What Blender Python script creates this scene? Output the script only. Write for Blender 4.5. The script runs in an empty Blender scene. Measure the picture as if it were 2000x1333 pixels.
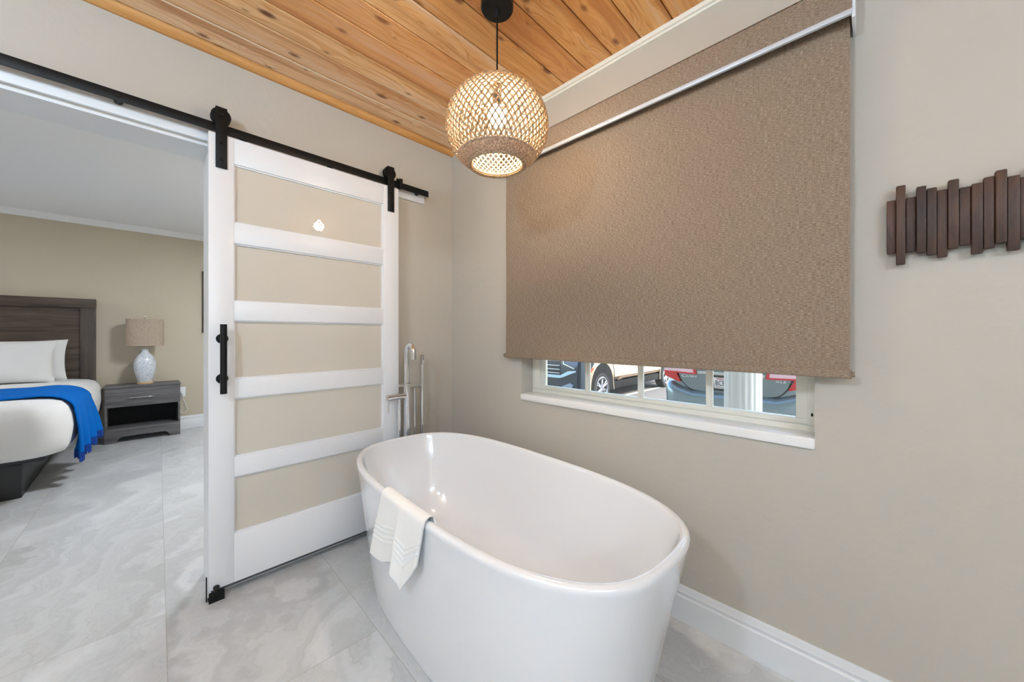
import bpy, bmesh, math, random
from mathutils import Vector, Matrix
random.seed(7)
sc = bpy.context.scene
C = sc.collection
PI = math.pi

# ------------------------------------------------------------------ camera
cam_d = bpy.data.cameras.new('camera')
cam_d.sensor_width = 36.0
cam_d.lens = 711.5 / 2000 * 36.0
cam_d.shift_y = -(666.5 - 654.0) / 2000
cam_d.clip_start = 0.02
cam = bpy.data.objects.new('camera', cam_d)
C.objects.link(cam)
cam.location = (2.1287, -1.5586, 1.17)
cam.rotation_euler = (PI / 2, 0, math.radians(44.45))
sc.camera = cam

# ------------------------------------------------------------------ world, sun, exposure
sc.view_settings.view_transform = 'Standard'
sc.view_settings.look = 'None'
sc.view_settings.gamma = 1.0
sc.view_settings.use_curve_mapping = False
sc.view_settings.exposure = 0.70
world = bpy.data.worlds.new('sky')
sc.world = world
world.use_nodes = True
wn = world.node_tree
for n in list(wn.nodes):
    wn.nodes.remove(n)
sky = wn.nodes.new('ShaderNodeTexSky')
sky.sky_type = 'NISHITA'
sky.sun_disc = False
sky.sun_elevation = math.radians(42)
sky.sun_rotation = math.radians(60)
bg = wn.nodes.new('ShaderNodeBackground')
bg.inputs['Strength'].default_value = 0.52
wo = wn.nodes.new('ShaderNodeOutputWorld')
wn.links.new(sky.outputs[0], bg.inputs[0])
wn.links.new(bg.outputs[0], wo.inputs[0])

def light(name, kind, loc, energy, color=(1, 1, 1), rot=(0, 0, 0), **kw):
    d = bpy.data.lights.new(name, kind)
    d.energy = energy
    d.color = color
    for k, v in kw.items():
        setattr(d, k, v)
    o = bpy.data.objects.new(name, d)
    o.location = loc
    o.rotation_euler = rot
    C.objects.link(o)
    return o

sun = light('sun', 'SUN', (6, 6, 8), 4.2, (1, .93, .82), angle=math.radians(0.6))
sun.rotation_euler = Vector((1.0, 0.35, 0.85)).to_track_quat('Z', 'Y').to_euler()

# ------------------------------------------------------------------ materials
def lin(r, g, b):
    def f(c):
        c /= 255.0
        return c / 12.92 if c <= .04045 else ((c + .055) / 1.055) ** 2.4
    return (f(r), f(g), f(b), 1.0)

def mat(name, col=(.8, .8, .8, 1), rough=.5, metal=0.0, bump=None, **kw):
    m = bpy.data.materials.new(name)
    m.use_nodes = True
    nt = m.node_tree
    b = nt.nodes['Principled BSDF']
    b.inputs['Base Color'].default_value = col
    b.inputs['Roughness'].default_value = rough
    b.inputs['Metallic'].default_value = metal
    for k, v in kw.items():
        b.inputs[k.replace('_', ' ')].default_value = v
    if bump:
        scale, strength, dist = bump
        tc = nt.nodes.new('ShaderNodeTexCoord')
        nz = nt.nodes.new('ShaderNodeTexNoise')
        nz.inputs['Scale'].default_value = scale
        nz.inputs['Detail'].default_value = 4
        bp = nt.nodes.new('ShaderNodeBump')
        bp.inputs['Strength'].default_value = strength
        bp.inputs['Distance'].default_value = dist
        nt.links.new(tc.outputs['Object'], nz.inputs['Vector'])
        nt.links.new(nz.outputs[0], bp.inputs['Height'])
        nt.links.new(bp.outputs[0], b.inputs['Normal'])
    return m

class NT:
    """tiny node helper"""
    def __init__(self, m):
        self.m = m; self.t = m.node_tree; self.b = self.t.nodes['Principled BSDF']
    def n(self, typ, props=None, **ins):
        nd = self.t.nodes.new(typ)
        for k, v in (props or {}).items():
            setattr(nd, k, v)
        for k, v in ins.items():
            key = int(k[1:]) if k[0] == 'i' and k[1:].isdigit() else k.replace('_', ' ')
            s = nd.inputs[key]
            if isinstance(v, bpy.types.NodeSocket):
                self.t.links.new(v, s)
            else:
                s.default_value = v
        return nd
    def math(self, op, a, b=0.0, c=None):
        nd = self.n('ShaderNodeMath', {'operation': op}, i0=a, i1=b)
        if c is not None:
            if isinstance(c, bpy.types.NodeSocket): self.t.links.new(c, nd.inputs[2])
            else: nd.inputs[2].default_value = c
        return nd.outputs[0]
    def ramp(self, fac, stops):
        nd = self.t.nodes.new('ShaderNodeValToRGB')
        self.t.links.new(fac, nd.inputs[0])
        e = nd.color_ramp.elements
        e[0].position, e[0].color = stops[0]
        e[1].position, e[1].color = stops[-1]
        for p, c in stops[1:-1]:
            x = e.new(p); x.color = c
        return nd.outputs[0]
    def mix(self, fac, a, b, mode='MIX'):
        nd = self.n('ShaderNodeMix', {'data_type': 'RGBA', 'blend_type': mode})
        for s, v in ((nd.inputs[0], fac), (nd.inputs[6], a), (nd.inputs[7], b)):
            if isinstance(v, bpy.types.NodeSocket): self.t.links.new(v, s)
            else: s.default_value = v
        return nd.outputs[2]
    def obj(self):
        return self.n('ShaderNodeTexCoord').outputs['Object']
    def sep(self, v):
        return self.n('ShaderNodeSeparateXYZ', i0=v).outputs
    def comb(self, x, y, z):
        return self.n('ShaderNodeCombineXYZ', i0=x, i1=y, i2=z).outputs[0]
    def bump(self, h, strength=.3, dist=.002):
        nd = self.n('ShaderNodeBump', None, Height=h, Strength=strength, Distance=dist)
        self.t.links.new(nd.outputs[0], self.b.inputs['Normal'])
    def col(self, c):
        self.t.links.new(c, self.b.inputs['Base Color'])

def wall_mat(name, col):
    m = mat(name, col, .72)
    k = NT(m)
    o = k.obj()
    n1 = k.n('ShaderNodeTexNoise', None, Vector=o, Scale=28.0, Detail=5.0).outputs[0]
    n2 = k.n('ShaderNodeTexNoise', None, Vector=o, Scale=1.6, Detail=3.0).outputs[0]
    k.col(k.mix(k.math('MULTIPLY', n2, .35), col, tuple(c * .82 for c in col[:3]) + (1,)))
    k.bump(n1, .35, .004)
    return m

M = {}
M['wall'] = wall_mat('beige_wall_paint', lin(199, 192, 180))
M['wall_bed'] = wall_mat('tan_wall_paint', lin(206, 195, 174))
M['white_ceiling'] = mat('white_ceiling_paint', lin(240, 241, 242), .8)
M['white'] = mat('white_paint', lin(238, 239, 241), .35)
M['trim_white'] = mat('white_trim_paint', lin(232, 234, 236), .4)
M['cream'] = mat('cream_vinyl', lin(240, 236, 224), .4)
M['sill'] = mat('white_sill', lin(248, 247, 244), .3)
M['black'] = mat('black_metal', (.012, .012, .012, 1), .45, .6)
M['chrome'] = mat('chrome', (.82, .83, .85, 1), .06, 1.0)
M['nickel'] = mat('satin_nickel', (.6, .6, .58, 1), .25, 1.0)
M['tub'] = mat('white_acrylic', lin(238, 240, 243), .18, Coat_Weight=1.0, Coat_Roughness=.02)
M['towel'] = mat('white_terry', lin(246, 245, 242), .95, bump=(350, .35, .0015), Sheen_Weight=.3)
M['linen'] = mat('white_cotton', lin(232, 231, 230), .9, bump=(9, .25, .008))
M['rubber'] = mat('black_rubber', (.02, .02, .022, 1), .8)
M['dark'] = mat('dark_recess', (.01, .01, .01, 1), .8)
M['bedbase'] = mat('black_platform', (.022, .022, .024, 1), .4)

def ceiling_wood():
    m = mat('cedar_planks', rough=.42)
    k = NT(m)
    o = k.obj()
    x, y, z = k.sep(o)[:3]
    pid = k.math('FLOOR', k.math('DIVIDE', k.math('SUBTRACT', x, .1735), .1375))
    rnd = k.n('ShaderNodeTexWhiteNoise', {'noise_dimensions': '1D'}, W=pid).outputs
    r1 = rnd[0]
    r2 = k.n('ShaderNodeTexWhiteNoise', {'noise_dimensions': '1D'}, W=k.math('ADD', pid, 31.7)).outputs[0]
    yo = k.math('ADD', y, k.math('MULTIPLY', r1, 37.0))
    # knots
    kv = k.comb(k.math('ADD', k.math('MULTIPLY', x, 8.5), k.math('MULTIPLY', pid, 5.7)), k.math('MULTIPLY', yo, 4.2), 0.0)
    vor = k.n('ShaderNodeTexVoronoi', {'voronoi_dimensions': '2D'}, Vector=kv, Scale=1.0, Randomness=1.0)
    kd = vor.outputs['Distance']
    warp = k.math('MULTIPLY', k.math('POWER', k.math('SUBTRACT', 1.0, k.math('MINIMUM', kd, 1.0)), 5.0), .22)
    # growth lines: stretched along the plank, bending round the knots
    wv = k.comb(k.math('ADD', k.math('MULTIPLY', x, 9.0), k.math('MULTIPLY', warp, 1.7)), k.math('MULTIPLY', yo, .45), k.math('MULTIPLY', pid, 5.1))
    g1 = k.n('ShaderNodeTexNoise', None, Vector=wv, Scale=1.6, Detail=3.0, Distortion=.8).outputs[0]
    rings = k.math('PINGPONG', k.math('MULTIPLY', g1, 13.0), .5)
    fv = k.comb(k.math('MULTIPLY', x, 230.0), k.math('MULTIPLY', yo, 6.0), 0.0)
    fine = k.n('ShaderNodeTexNoise', None, Vector=fv, Scale=1.0, Detail=4.0).outputs[0]
    g = k.math('ADD', k.math('MULTIPLY', rings, .75), k.math('MULTIPLY', fine, .45))
    warm = k.ramp(g, [(.12, lin(206, 136, 66)), (.42, lin(236, 178, 106)), (.85, lin(248, 206, 144))])
    pale = k.ramp(g, [(.12, lin(222, 164, 112)), (.42, lin(246, 212, 174)), (.85, lin(252, 234, 208))])
    c = k.mix(k.math('SMOOTH_MAX', 0.0, k.math('MINIMUM', 1.0, k.math('ADD', k.math('MULTIPLY', r2, .5), k.math('MULTIPLY', k.math('SUBTRACT', .75, x), .55))), .05), warm, pale)
    # heartwood / sapwood streaks
    sv = k.comb(k.math('MULTIPLY', x, 16.0), k.math('MULTIPLY', yo, .7), k.math('MULTIPLY', pid, 2.0))
    st = k.n('ShaderNodeTexNoise', None, Vector=sv, Scale=1.0, Detail=2.0).outputs[0]
    c = k.mix(k.ramp(st, [(.5, (0, 0, 0, 1)), (.68, (.72, .72, .72, 1))]), c, lin(184, 118, 64))
    c = k.mix(k.ramp(st, [(.30, (.55, .55, .55, 1)), (.44, (0, 0, 0, 1))]), c, lin(246, 222, 196))
    thr = k.math('SUBTRACT', k.math('MULTIPLY', k.sep(vor.outputs['Color'])[0], .26), .20)
    kk = k.ramp(k.math('SUBTRACT', kd, thr), [(.0, (1, 1, 1, 1)), (.05, (.7, .7, .7, 1)), (.10, (.12, .12, .12, 1)), (.16, (0, 0, 0, 1))])
    c = k.mix(kk, c, lin(118, 70, 42))
    c = k.mix(k.math('LESS_THAN', k.math('ABSOLUTE', k.math('SUBTRACT', x, .1665)), .0028), c, lin(244, 226, 200))
    c = k.mix(k.math('MULTIPLY', k.math('MAXIMUM', k.math('SUBTRACT', r1, .35), 0.0), .8), c, lin(206, 132, 72))
    k.col(c)
    k.bump(g, .12, .001)
    return m
M['cedar'] = ceiling_wood()

def plain_wood(name, dark, light_, axis='y', scale=1.0, rough=.5, across=40.0, along=2.2):
    m = mat(name, rough=rough)
    k = NT(m)
    o = k.obj()
    x, y, z = k.sep(o)[:3]
    v = {'x': k.comb(k.math('MULTIPLY', x, along), k.math('MULTIPLY', y, across), k.math('MULTIPLY', z, across)),
         'y': k.comb(k.math('MULTIPLY', x, across), k.math('MULTIPLY', y, along), k.math('MULTIPLY', z, across)),
         'z': k.comb(k.math('MULTIPLY', x, across), k.math('MULTIPLY', y, across), k.math('MULTIPLY', z, along))}[axis]
    n = k.n('ShaderNodeTexNoise', None, Vector=v, Scale=scale, Detail=6.0, Roughness=.65, Distortion=.5).outputs[0]
    k.col(k.ramp(n, [(.28, dark), (.72, light_)]))
    k.bump(n, .2, .001)
    return m
M['cedar_trim'] = plain_wood('cedar_trim', lin(190, 128, 64), lin(226, 172, 104), 'y', 1.0, .45, 60, 3)
M['greywood_h'] = plain_wood('weathered_grey_wood_horizontal', lin(62, 61, 64), lin(126, 124, 124), 'y', 1.0, .5, 26, 2.0)
M['headwood'] = plain_wood('brown_grey_wood', lin(48, 39, 33), lin(104, 88, 76), 'y', 1.0, .55, 26, 2.0)
M['headwood_v'] = plain_wood('brown_grey_wood_upright', lin(54, 46, 42), lin(100, 88, 80), 'z', 1.0, .55, 30, 2.0)
M['walnut'] = plain_wood('dark_walnut', lin(36, 24, 19), lin(92, 62, 44), 'z', 1.0, .5, 22, 5.0)

def floor_mat():
    m = mat('grey_marbled_porcelain_tile', rough=.3)
    k = NT(m)
    o = k.obj()
    x, y, z = k.sep(o)[:3]
    W, L = .6, 1.2
    # the tiles are laid about 1.4 degrees off the walls
    x, y = (k.math('SUBTRACT', x, k.math('MULTIPLY', y, .024)), k.math('ADD', y, k.math('MULTIPLY', x, .024)))
    row = k.math('FLOOR', k.math('DIVIDE', k.math('ADD', y, 1.484), W))
    fy = k.math('FRACT', k.math('DIVIDE', k.math('ADD', y, 1.484), W))
    par = k.math('FLOORED_MODULO', row, 2.0)
    xs = k.math('DIVIDE', k.math('ADD', k.math('SUBTRACT', x, .06), k.math('MULTIPLY', k.math('SUBTRACT', 1.0, par), .5)), L)
    fx = k.math('FRACT', xs)
    cx = k.math('FLOOR', xs)
    tid = k.math('ADD', k.math('MULTIPLY', row, 7.13), k.math('MULTIPLY', cx, 3.71))
    dy = k.math('MULTIPLY', k.math('MINIMUM', fy, k.math('SUBTRACT', 1.0, fy)), W)
    dx = k.math('MULTIPLY', k.math('MINIMUM', fx, k.math('SUBTRACT', 1.0, fx)), L)
    d = k.math('MINIMUM', dx, dy)
    grout = k.math('LESS_THAN', d, .0013)
    r = k.n('ShaderNodeTexWhiteNoise', {'noise_dimensions': '1D'}, W=tid).outputs[0]
    # flowing marble: low-frequency domain warp, then bands running roughly along each tile
    p = k.comb(k.math('ADD', x, k.math('MULTIPLY', r, 17.0)), k.math('ADD', y, k.math('MULTIPLY', r, 9.0)), tid)
    wob = k.n('ShaderNodeTexNoise', None, Vector=p, Scale=1.5, Detail=5.0, Roughness=.55).outputs[0]
    lx, ly = k.sep(p)[:2]
    band = k.math('ADD', k.math('ADD', k.math('MULTIPLY', ly, 2.4), k.math('MULTIPLY', lx, 1.1)), k.math('MULTIPLY', wob, 4.6))
    b1 = k.n('ShaderNodeTexNoise', {'noise_dimensions': '1D'}, W=band, Scale=1.6, Detail=6.0, Roughness=.6).outputs[0]
    cloud = k.n('ShaderNodeTexNoise', None, Vector=p, Scale=3.0, Detail=6.0, Roughness=.6).outputs[0]
    v = k.math('ADD', k.math('MULTIPLY', b1, .62), k.math('MULTIPLY', cloud, .38))
    c = k.ramp(v, [(.26, lin(170, 172, 173)), (.45, lin(199, 201, 202)), (.58, lin(211, 213, 214)), (.78, lin(230, 231, 232))])
    grain = k.n('ShaderNodeTexNoise', None, Vector=p, Scale=60.0, Detail=3.0).outputs[0]
    c = k.mix(k.math('MULTIPLY', grain, .12), c, lin(120, 120, 118))
    vein = k.math('ABSOLUTE', k.math('SUBTRACT', b1, .5))
    c = k.mix(k.ramp(vein, [(.0, (.2, .2, .2, 1)), (.02, (0, 0, 0, 1))]), c, lin(146, 145, 143))
    c = k.mix(grout, c, lin(172, 171, 167))
    k.col(c)
    k.b.inputs['Roughness'].default_value = .34
    k.bump(k.math('MINIMUM', d, .003), .5, .002)
    return m
M['floor'] = floor_mat()

def weave(name, dark, mid, light_, axes='xz', sx=170.0, sz=420.0, trans=0.0):
    m = mat(name, rough=.85)
    k = NT(m)
    o = k.obj()
    s = k.sep(o)
    a = s[{'x': 0, 'y': 1, 'z': 2}[axes[0]]]
    b = s[{'x': 0, 'y': 1, 'z': 2}[axes[1]]]
    h = k.n('ShaderNodeTexNoise', None, Vector=k.comb(k.math('MULTIPLY', a, sx * .32), k.math('MULTIPLY', b, sz), 0.0), Scale=1.0, Detail=2.0).outputs[0]
    vv = k.n('ShaderNodeTexNoise', None, Vector=k.comb(k.math('MULTIPLY', a, sx * 1.5), k.math('MULTIPLY', b, 22.0), 3.0), Scale=1.0, Detail=2.0).outputs[0]
    t = k.math('ADD', k.math('MULTIPLY', h, .78), k.math('MULTIPLY', vv, .22))
    c = k.ramp(t, [(.33, dark), (.5, mid), (.68, light_)])
    k.col(c)
    k.bump(t, .5, .0015)
    return m
M['blind'] = weave('brown_woven_shade_cloth', lin(112, 94, 77), lin(144, 125, 106), lin(178, 159, 139), 'xz', 290.0, 640.0)
M['lampshade'] = weave('tan_linen', lin(150, 130, 112), lin(178, 160, 143), lin(200, 186, 168), 'yz', 200, 300)

# frosted door glass: satin pane with a polished face
M['frost'] = mat('frosted_glass', lin(226, 218, 204), .55, Coat_Weight=1.0, Coat_Roughness=.015, Coat_IOR=1.5, Transmission_Weight=.12, Specular_IOR_Level=.3)

def glass_mat(name, tint=(1, 1, 1, 1)):
    m = bpy.data.materials.new(name)
    m.use_nodes = True
    t = m.node_tree
    for n in list(t.nodes):
        t.nodes.remove(n)
    out = t.nodes.new('ShaderNodeOutputMaterial')
    mx = t.nodes.new('ShaderNodeMixShader')
    tr = t.nodes.new('ShaderNodeBsdfTransparent'); tr.inputs[0].default_value = tint
    gl = t.nodes.new('ShaderNodeBsdfGlossy'); gl.inputs['Roughness'].default_value = .01
    fr = t.nodes.new('ShaderNodeFresnel'); fr.inputs[0].default_value = 1.45
    t.links.new(fr.outputs[0], mx.inputs[0]); t.links.new(tr.outputs[0], mx.inputs[1]); t.links.new(gl.outputs[0], mx.inputs[2])
    t.links.new(mx.outputs[0], out.inputs[0])
    return m
M['pane'] = glass_mat('clear_window_glass', (.96, .98, .97, 1))

def cord_mat(name, c1, c2, trans=.45):
    m = bpy.data.materials.new(name)
    m.use_nodes = True
    t = m.node_tree
    b = t.nodes['Principled BSDF']
    b.inputs['Roughness'].default_value = .8
    tc = t.nodes.new('ShaderNodeTexCoord')
    nz = t.nodes.new('ShaderNodeTexNoise'); nz.inputs['Scale'].default_value = 160
    t.links.new(tc.outputs['Object'], nz.inputs['Vector'])
    cr = t.nodes.new('ShaderNodeValToRGB')
    cr.color_ramp.elements[0].position = .35; cr.color_ramp.elements[0].color = c1
    cr.color_ramp.elements[1].position = .65; cr.color_ramp.elements[1].color = c2
    t.links.new(nz.outputs[0], cr.inputs[0])
    t.links.new(cr.outputs[0], b.inputs['Base Color'])
    tl = t.nodes.new('ShaderNodeBsdfTranslucent')
    t.links.new(cr.outputs[0], tl.inputs[0])
    mx = t.nodes.new('ShaderNodeMixShader'); mx.inputs[0].default_value = trans
    out = t.nodes['Material Output']
    t.links.new(b.outputs[0], mx.inputs[1]); t.links.new(tl.outputs[0], mx.inputs[2])
    t.links.new(mx.outputs[0], out.inputs[0])
    return m
M['cord'] = cord_mat('natural_paper_cord', lin(164, 138, 106), lin(214, 192, 160), .36)
M['cord_dense'] = cord_mat('grey_brown_paper_cord', lin(160, 138, 118), lin(230, 212, 192), .45)

def emit(name, col, s):
    m = bpy.data.materials.new(name)
    m.use_nodes = True
    b = m.node_tree.nodes['Principled BSDF']
    b.inputs['Base Color'].default_value = (.9, .9, .9, 1)
    b.inputs['Emission Color'].default_value = col
    b.inputs['Emission Strength'].default_value = s
    return m
M['bulb'] = emit('glowing_warm_bulb', (1, .85, .66, 1), 255.0)
M['led'] = emit('led_diffuser', (.60, .79, 1, 1), 60.0)
M['globe'] = emit('fill_globe_glow', (.60, .79, 1, 1), 44.0)
M['fill_globe_big'] = emit('fill_globe_glow_large', (.60, .79, 1, 1), 108.0)
M['fill_led'] = emit('bedroom_fill_diffuser', (.86, .92, 1, 1), 88.0)

# ------------------------------------------------------------------ mesh helpers
def finish(o, smooth=True, angle=35):
    if smooth:
        for p in o.data.polygons:
            p.use_smooth = True
        try:
            o.data.set_sharp_from_angle(angle=math.radians(angle))
        except Exception:
            pass

def obj(name, bm, m, parent=None, smooth=True, kind=None, loc=None, angle=35):
    me = bpy.data.meshes.new(name)
    bmesh.ops.recalc_face_normals(bm, faces=bm.faces[:])
    bm.to_mesh(me)
    bm.free()
    if m:
        me.materials.append(m)
    o = bpy.data.objects.new(name, me)
    C.objects.link(o)
    if loc:
        o.location = loc
    if parent:
        o.parent = parent
        base = parent
        w = Vector((0, 0, 0))
        while base is not None:
            w += Vector(base.location); base = base.parent
        # geometry is written in world metres: keep it there
        me.transform(Matrix.Translation(-w))
    if kind:
        o['kind'] = kind
    finish(o, smooth, angle)
    return o

def thing(name, label, cat, loc=(0, 0, 0), group=None):
    o = bpy.data.objects.new(name, None)
    o.empty_display_size = .1
    C.objects.link(o)
    o.location = loc
    o['label'] = label
    o['category'] = cat
    if group:
        o['group'] = group
    return o

def tag(o, label, cat, group=None):
    o['label'] = label
    o['category'] = cat
    if group:
        o['group'] = group
    return o

def BM():
    return bmesh.new()

def box(bm, x0, x1, y0, y1, z0, z1, bev=0.0, seg=2):
    b2 = bmesh.new()
    bmesh.ops.create_cube(b2, size=1)
    for v in b2.verts:
        v.co = Vector(((x0 + x1) / 2 + v.co.x * (x1 - x0), (y0 + y1) / 2 + v.co.y * (y1 - y0), (z0 + z1) / 2 + v.co.z * (z1 - z0)))
    if bev > 0:
        bmesh.ops.bevel(b2, geom=b2.edges[:], offset=bev, segments=seg, profile=.5, affect='EDGES')
    me = bpy.data.meshes.new('t'); b2.to_mesh(me); b2.free(); bm.from_mesh(me); bpy.data.meshes.remove(me)
    return bm

def frame_of(d):
    d = d.normalized()
    up = Vector((0, 0, 1)) if abs(d.z) < .95 else Vector((1, 0, 0))
    u = d.cross(up).normalized()
    return u, u.cross(d).normalized()

def tube(bm, pts, r, n=12, cap=True, closed=False):
    pts = [Vector(p) for p in pts]
    rs = r if isinstance(r, (list, tuple)) else [r] * len(pts)
    rings = []
    u = v = None
    N = len(pts)
    for i, p in enumerate(pts):
        if closed:
            d = pts[(i + 1) % N] - pts[i - 1]
        else:
            d = pts[min(i + 1, N - 1)] - pts[max(i - 1, 0)]
        d.normalize()
        if u is None:
            u, v = frame_of(d)
        else:
            u = (u - d * u.dot(d)).normalized()
            v = d.cross(u).normalized() if False else u.cross(d).normalized()
        rings.append([bm.verts.new(p + (u * math.cos(2 * PI * k / n) + v * math.sin(2 * PI * k / n)) * rs[i]) for k in range(n)])
    for i in range(N if closed else N - 1):
        a, b = rings[i], rings[(i + 1) % N]
        for k in range(n):
            bm.faces.new((a[k], a[(k + 1) % n], b[(k + 1) % n], b[k]))
    if cap and not closed:
        bm.faces.new(rings[0][::-1]); bm.faces.new(rings[-1])
    return bm

def cyl(bm, a, b, r, n=24, r2=None):
    return tube(bm, [a, b], [r, r if r2 is None else r2], n)

def lathe(bm, prof, c, n=48, closed=False, sx=1.0, sy=1.0):
    rings = []
    for r, z in prof:
        rings.append([bm.verts.new((c[0] + sx * r * math.cos(2 * PI * k / n), c[1] + sy * r * math.sin(2 * PI * k / n), c[2] + z)) for k in range(n)])
    for i in range(len(rings) - 1):
        for k in range(n):
            bm.faces.new((rings[i][k], rings[i][(k + 1) % n], rings[i + 1][(k + 1) % n], rings[i + 1][k]))
    if not closed:
        for rr in (rings[0], rings[-1]):
            try: bm.faces.new(rr)
            except ValueError: pass
    return bm

def prism(bm, poly, axis, a, b):
    """poly 2D points; axis the extrusion axis; a..b extent"""
    def P(p, t):
        if axis == 'x': return (t, p[0], p[1])
        if axis == 'y': return (p[0], t, p[1])
        return (p[0], p[1], t)
    A = [bm.verts.new(P(p, a)) for p in poly]
    B = [bm.verts.new(P(p, b)) for p in poly]
    n = len(poly)
    for i in range(n):
        bm.faces.new((A[i], A[(i + 1) % n], B[(i + 1) % n], B[i]))
    bm.faces.new(A[::-1]); bm.faces.new(B)
    return bm

def loft(bm, rings, cap=True, closed_ring=True):
    R = [[bm.verts.new(p) for p in ring] for ring in rings]
    n = len(R[0])
    for i in range(len(R) - 1):
        for k in range(n if closed_ring else n - 1):
            bm.faces.new((R[i][k], R[i][(k + 1) % n], R[i + 1][(k + 1) % n], R[i + 1][k]))
    if cap:
        bm.faces.new(R[0][::-1]); bm.faces.new(R[-1])
    return bm

def text_bm(s, size, extrude=.001, align='LEFT', shear=0.0, space=1.0):
    cu = bpy.data.curves.new('t', 'FONT')
    cu.body = s; cu.size = size; cu.extrude = extrude; cu.align_x = align; cu.shear = shear; cu.space_character = space
    cu.resolution_u = 3
    o = bpy.data.objects.new('t', cu)
    C.objects.link(o)
    bpy.context.view_layer.update()
    me = bpy.data.meshes.new_from_object(o)
    bm = bmesh.new(); bm.from_mesh(me)
    bpy.data.objects.remove(o); bpy.data.curves.remove(cu); bpy.data.meshes.remove(me)
    return bm

# ================================================================== SETTING
RX, RY = 3.9, -3.7          # room extents
WT = .20                    # door-wall thickness
CZ = 2.47                   # wood ceiling
OY0, OY1, OZ = -2.25, -1.3275, 2.03    # doorway

# floor through both rooms
bm = BM(); box(bm, -4.1, RX + .15, -5.4, .17, -.12, 0)
obj('floor', bm, M['floor'], kind='structure', smooth=False)

# wall with the doorway
bm = BM()
box(bm, -WT, 0, OY1, 0, 0, CZ + .03)
box(bm, -WT, 0, RY - .15, OY0, 0, CZ + .03)
box(bm, -WT, 0, OY0, OY1, OZ, CZ + .03)
obj('wall_left', bm, M['wall'], kind='structure', smooth=False)

# window wall (runs on past the bedroom); opening x .68-2.0, z .79-2.02
WX0, WX1, WZ0, WZ1, WD = .68, 2.0, .79, 2.02, .17
bm = BM()
box(bm, -WT, WX0, 0, WD, -.4, 2.6)
box(bm, WX1, RX + .15, 0, WD, -.4, 2.6)
box(bm, WX0, WX1, 0, WD, -.4, WZ0)
box(bm, WX0, WX1, 0, WD, WZ1, 2.6)
obj('wall_back', bm, M['wall'], kind='structure', smooth=False)
bm = BM(); box(bm, RX, RX + .15, RY - .15, 0, 0, 2.5); obj('wall_right', bm, M['wall'], kind='structure', smooth=False)
bm = BM(); box(bm, 0, RX, RY - .15, RY, 0, 2.5); obj('wall_front', bm, M['wall'], kind='structure', smooth=False)

# bedroom shell
bm = BM(); box(bm, -4.09, -3.97, -5.4, .0, 0, 2.55); obj('wall_bedroom', bm, M['wall_bed'], kind='structure', smooth=False)
bm = BM(); box(bm, -4.09, -WT, 0, .17, 0, 2.6); obj('wall_bedroom_side', bm, M['wall_bed'], kind='structure', smooth=False)
bm = BM(); box(bm, -3.97, -.0, -5.4, -5.28, 0, 2.55)
box(bm, -WT, 0, -5.28, RY - .15, 0, 2.5)
obj('wall_bedroom_far_side', bm, M['wall_bed'], kind='structure', smooth=False)
bm = BM(); box(bm, -3.97, -WT, -5.28, 0, 2.43, 2.55); obj('ceiling_bedroom', bm, M['white_ceiling'], kind='structure', smooth=False)

# wooden plank ceiling: V-grooved boards running from wall to wall
bm = BM()
prof = [(0.0, CZ)]
k0 = .1735
xg = [k0 + .1375 * i for i in range(-1, 30)]
for g in xg:
    if .01 < g < RX - .02:
        prof += [(g - .0055, CZ), (g - .0022, CZ + .003), (g - .0020, CZ + .018), (g + .0020, CZ + .018), (g + .0022, CZ + .003), (g + .0055, CZ)]
prof += [(RX, CZ), (RX, CZ + .03), (0, CZ + .03)]
prism(bm, prof, 'y', RY, 0.0)
obj('ceiling', bm, M['cedar'], kind='structure', smooth=False)

# timber trim along the door wall, cream trim along the window wall
bm = BM()
prism(bm, [(0, CZ), (0, 2.437), (.012, 2.437), (.026, 2.448), (.034, 2.46), (.034, CZ)], 'y', RY, 0)
obj('trim_1', bm, M['cedar_trim'], kind='structure')
bm = BM()
prism(bm, [(0, CZ), (0, 2.446), (-.008, 2.446), (-.011, 2.453), (-.02, 2.455), (-.024, CZ)], 'x', .034, RX)
obj('trim_2', bm, M['cream'], kind='structure')
# crown strip in the bedroom
bm = BM()
prism(bm, [(-3.97, 2.43), (-3.97, 2.368), (-3.955, 2.368), (-3.947, 2.39), (-3.93, 2.412), (-3.925, 2.43)], 'y', -5.28, 0)
obj('trim_3', bm, M['white_ceiling'], kind='structure')

# white header board behind the rail and jamb lining of the doorway
bm = BM(); box(bm, 0.0, .019, -2.6, -.239, 2.036, 2.125, .002)
obj('trim_4', bm, M['trim_white'], kind='structure')
bm = BM()
box(bm, -WT - .002, .001, OY0 + .0005, OY0 + .015, 0, OZ - .0005)
box(bm, -WT - .002, .001, OY1 - .015, OY1 - .0005, 0, OZ - .0005)
box(bm, -WT - .0015, .0005, OY0 + .0152, OY1 - .0152, OZ - .012, OZ - .0005)
obj('trim_5', bm, M['trim_white'], kind='structure', smooth=False)

# baseboards
def baseboard(name, prism_axis, off, sgn, a, b, h=.142):
    p = [(0, 0), (.015, 0), (.015, h * .70), (.011, h * .74), (.011, h * .79), (.0135, h * .83), (.009, h * .91), (.009, h * .93), (.005, h), (0, h)]
    bm = BM()
    prism(bm, [(off + sgn * q[0], q[1]) for q in p], prism_axis, a, b)
    obj(name, bm, M['trim_white'], kind='structure')
baseboard('baseboard_back', 'x', 0.0, -1, .015, RX)
baseboard('baseboard_left', 'y', 0.0, 1, OY1 + .02, 0)
baseboard('baseboard_bedroom', 'y', -3.97, 1, -5.28, 0, .155)
baseboard('baseboard_right', 'y', RX, -1, RY, 0)
baseboard('baseboard_front', 'x', RY, 1, 0, RX)

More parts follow.
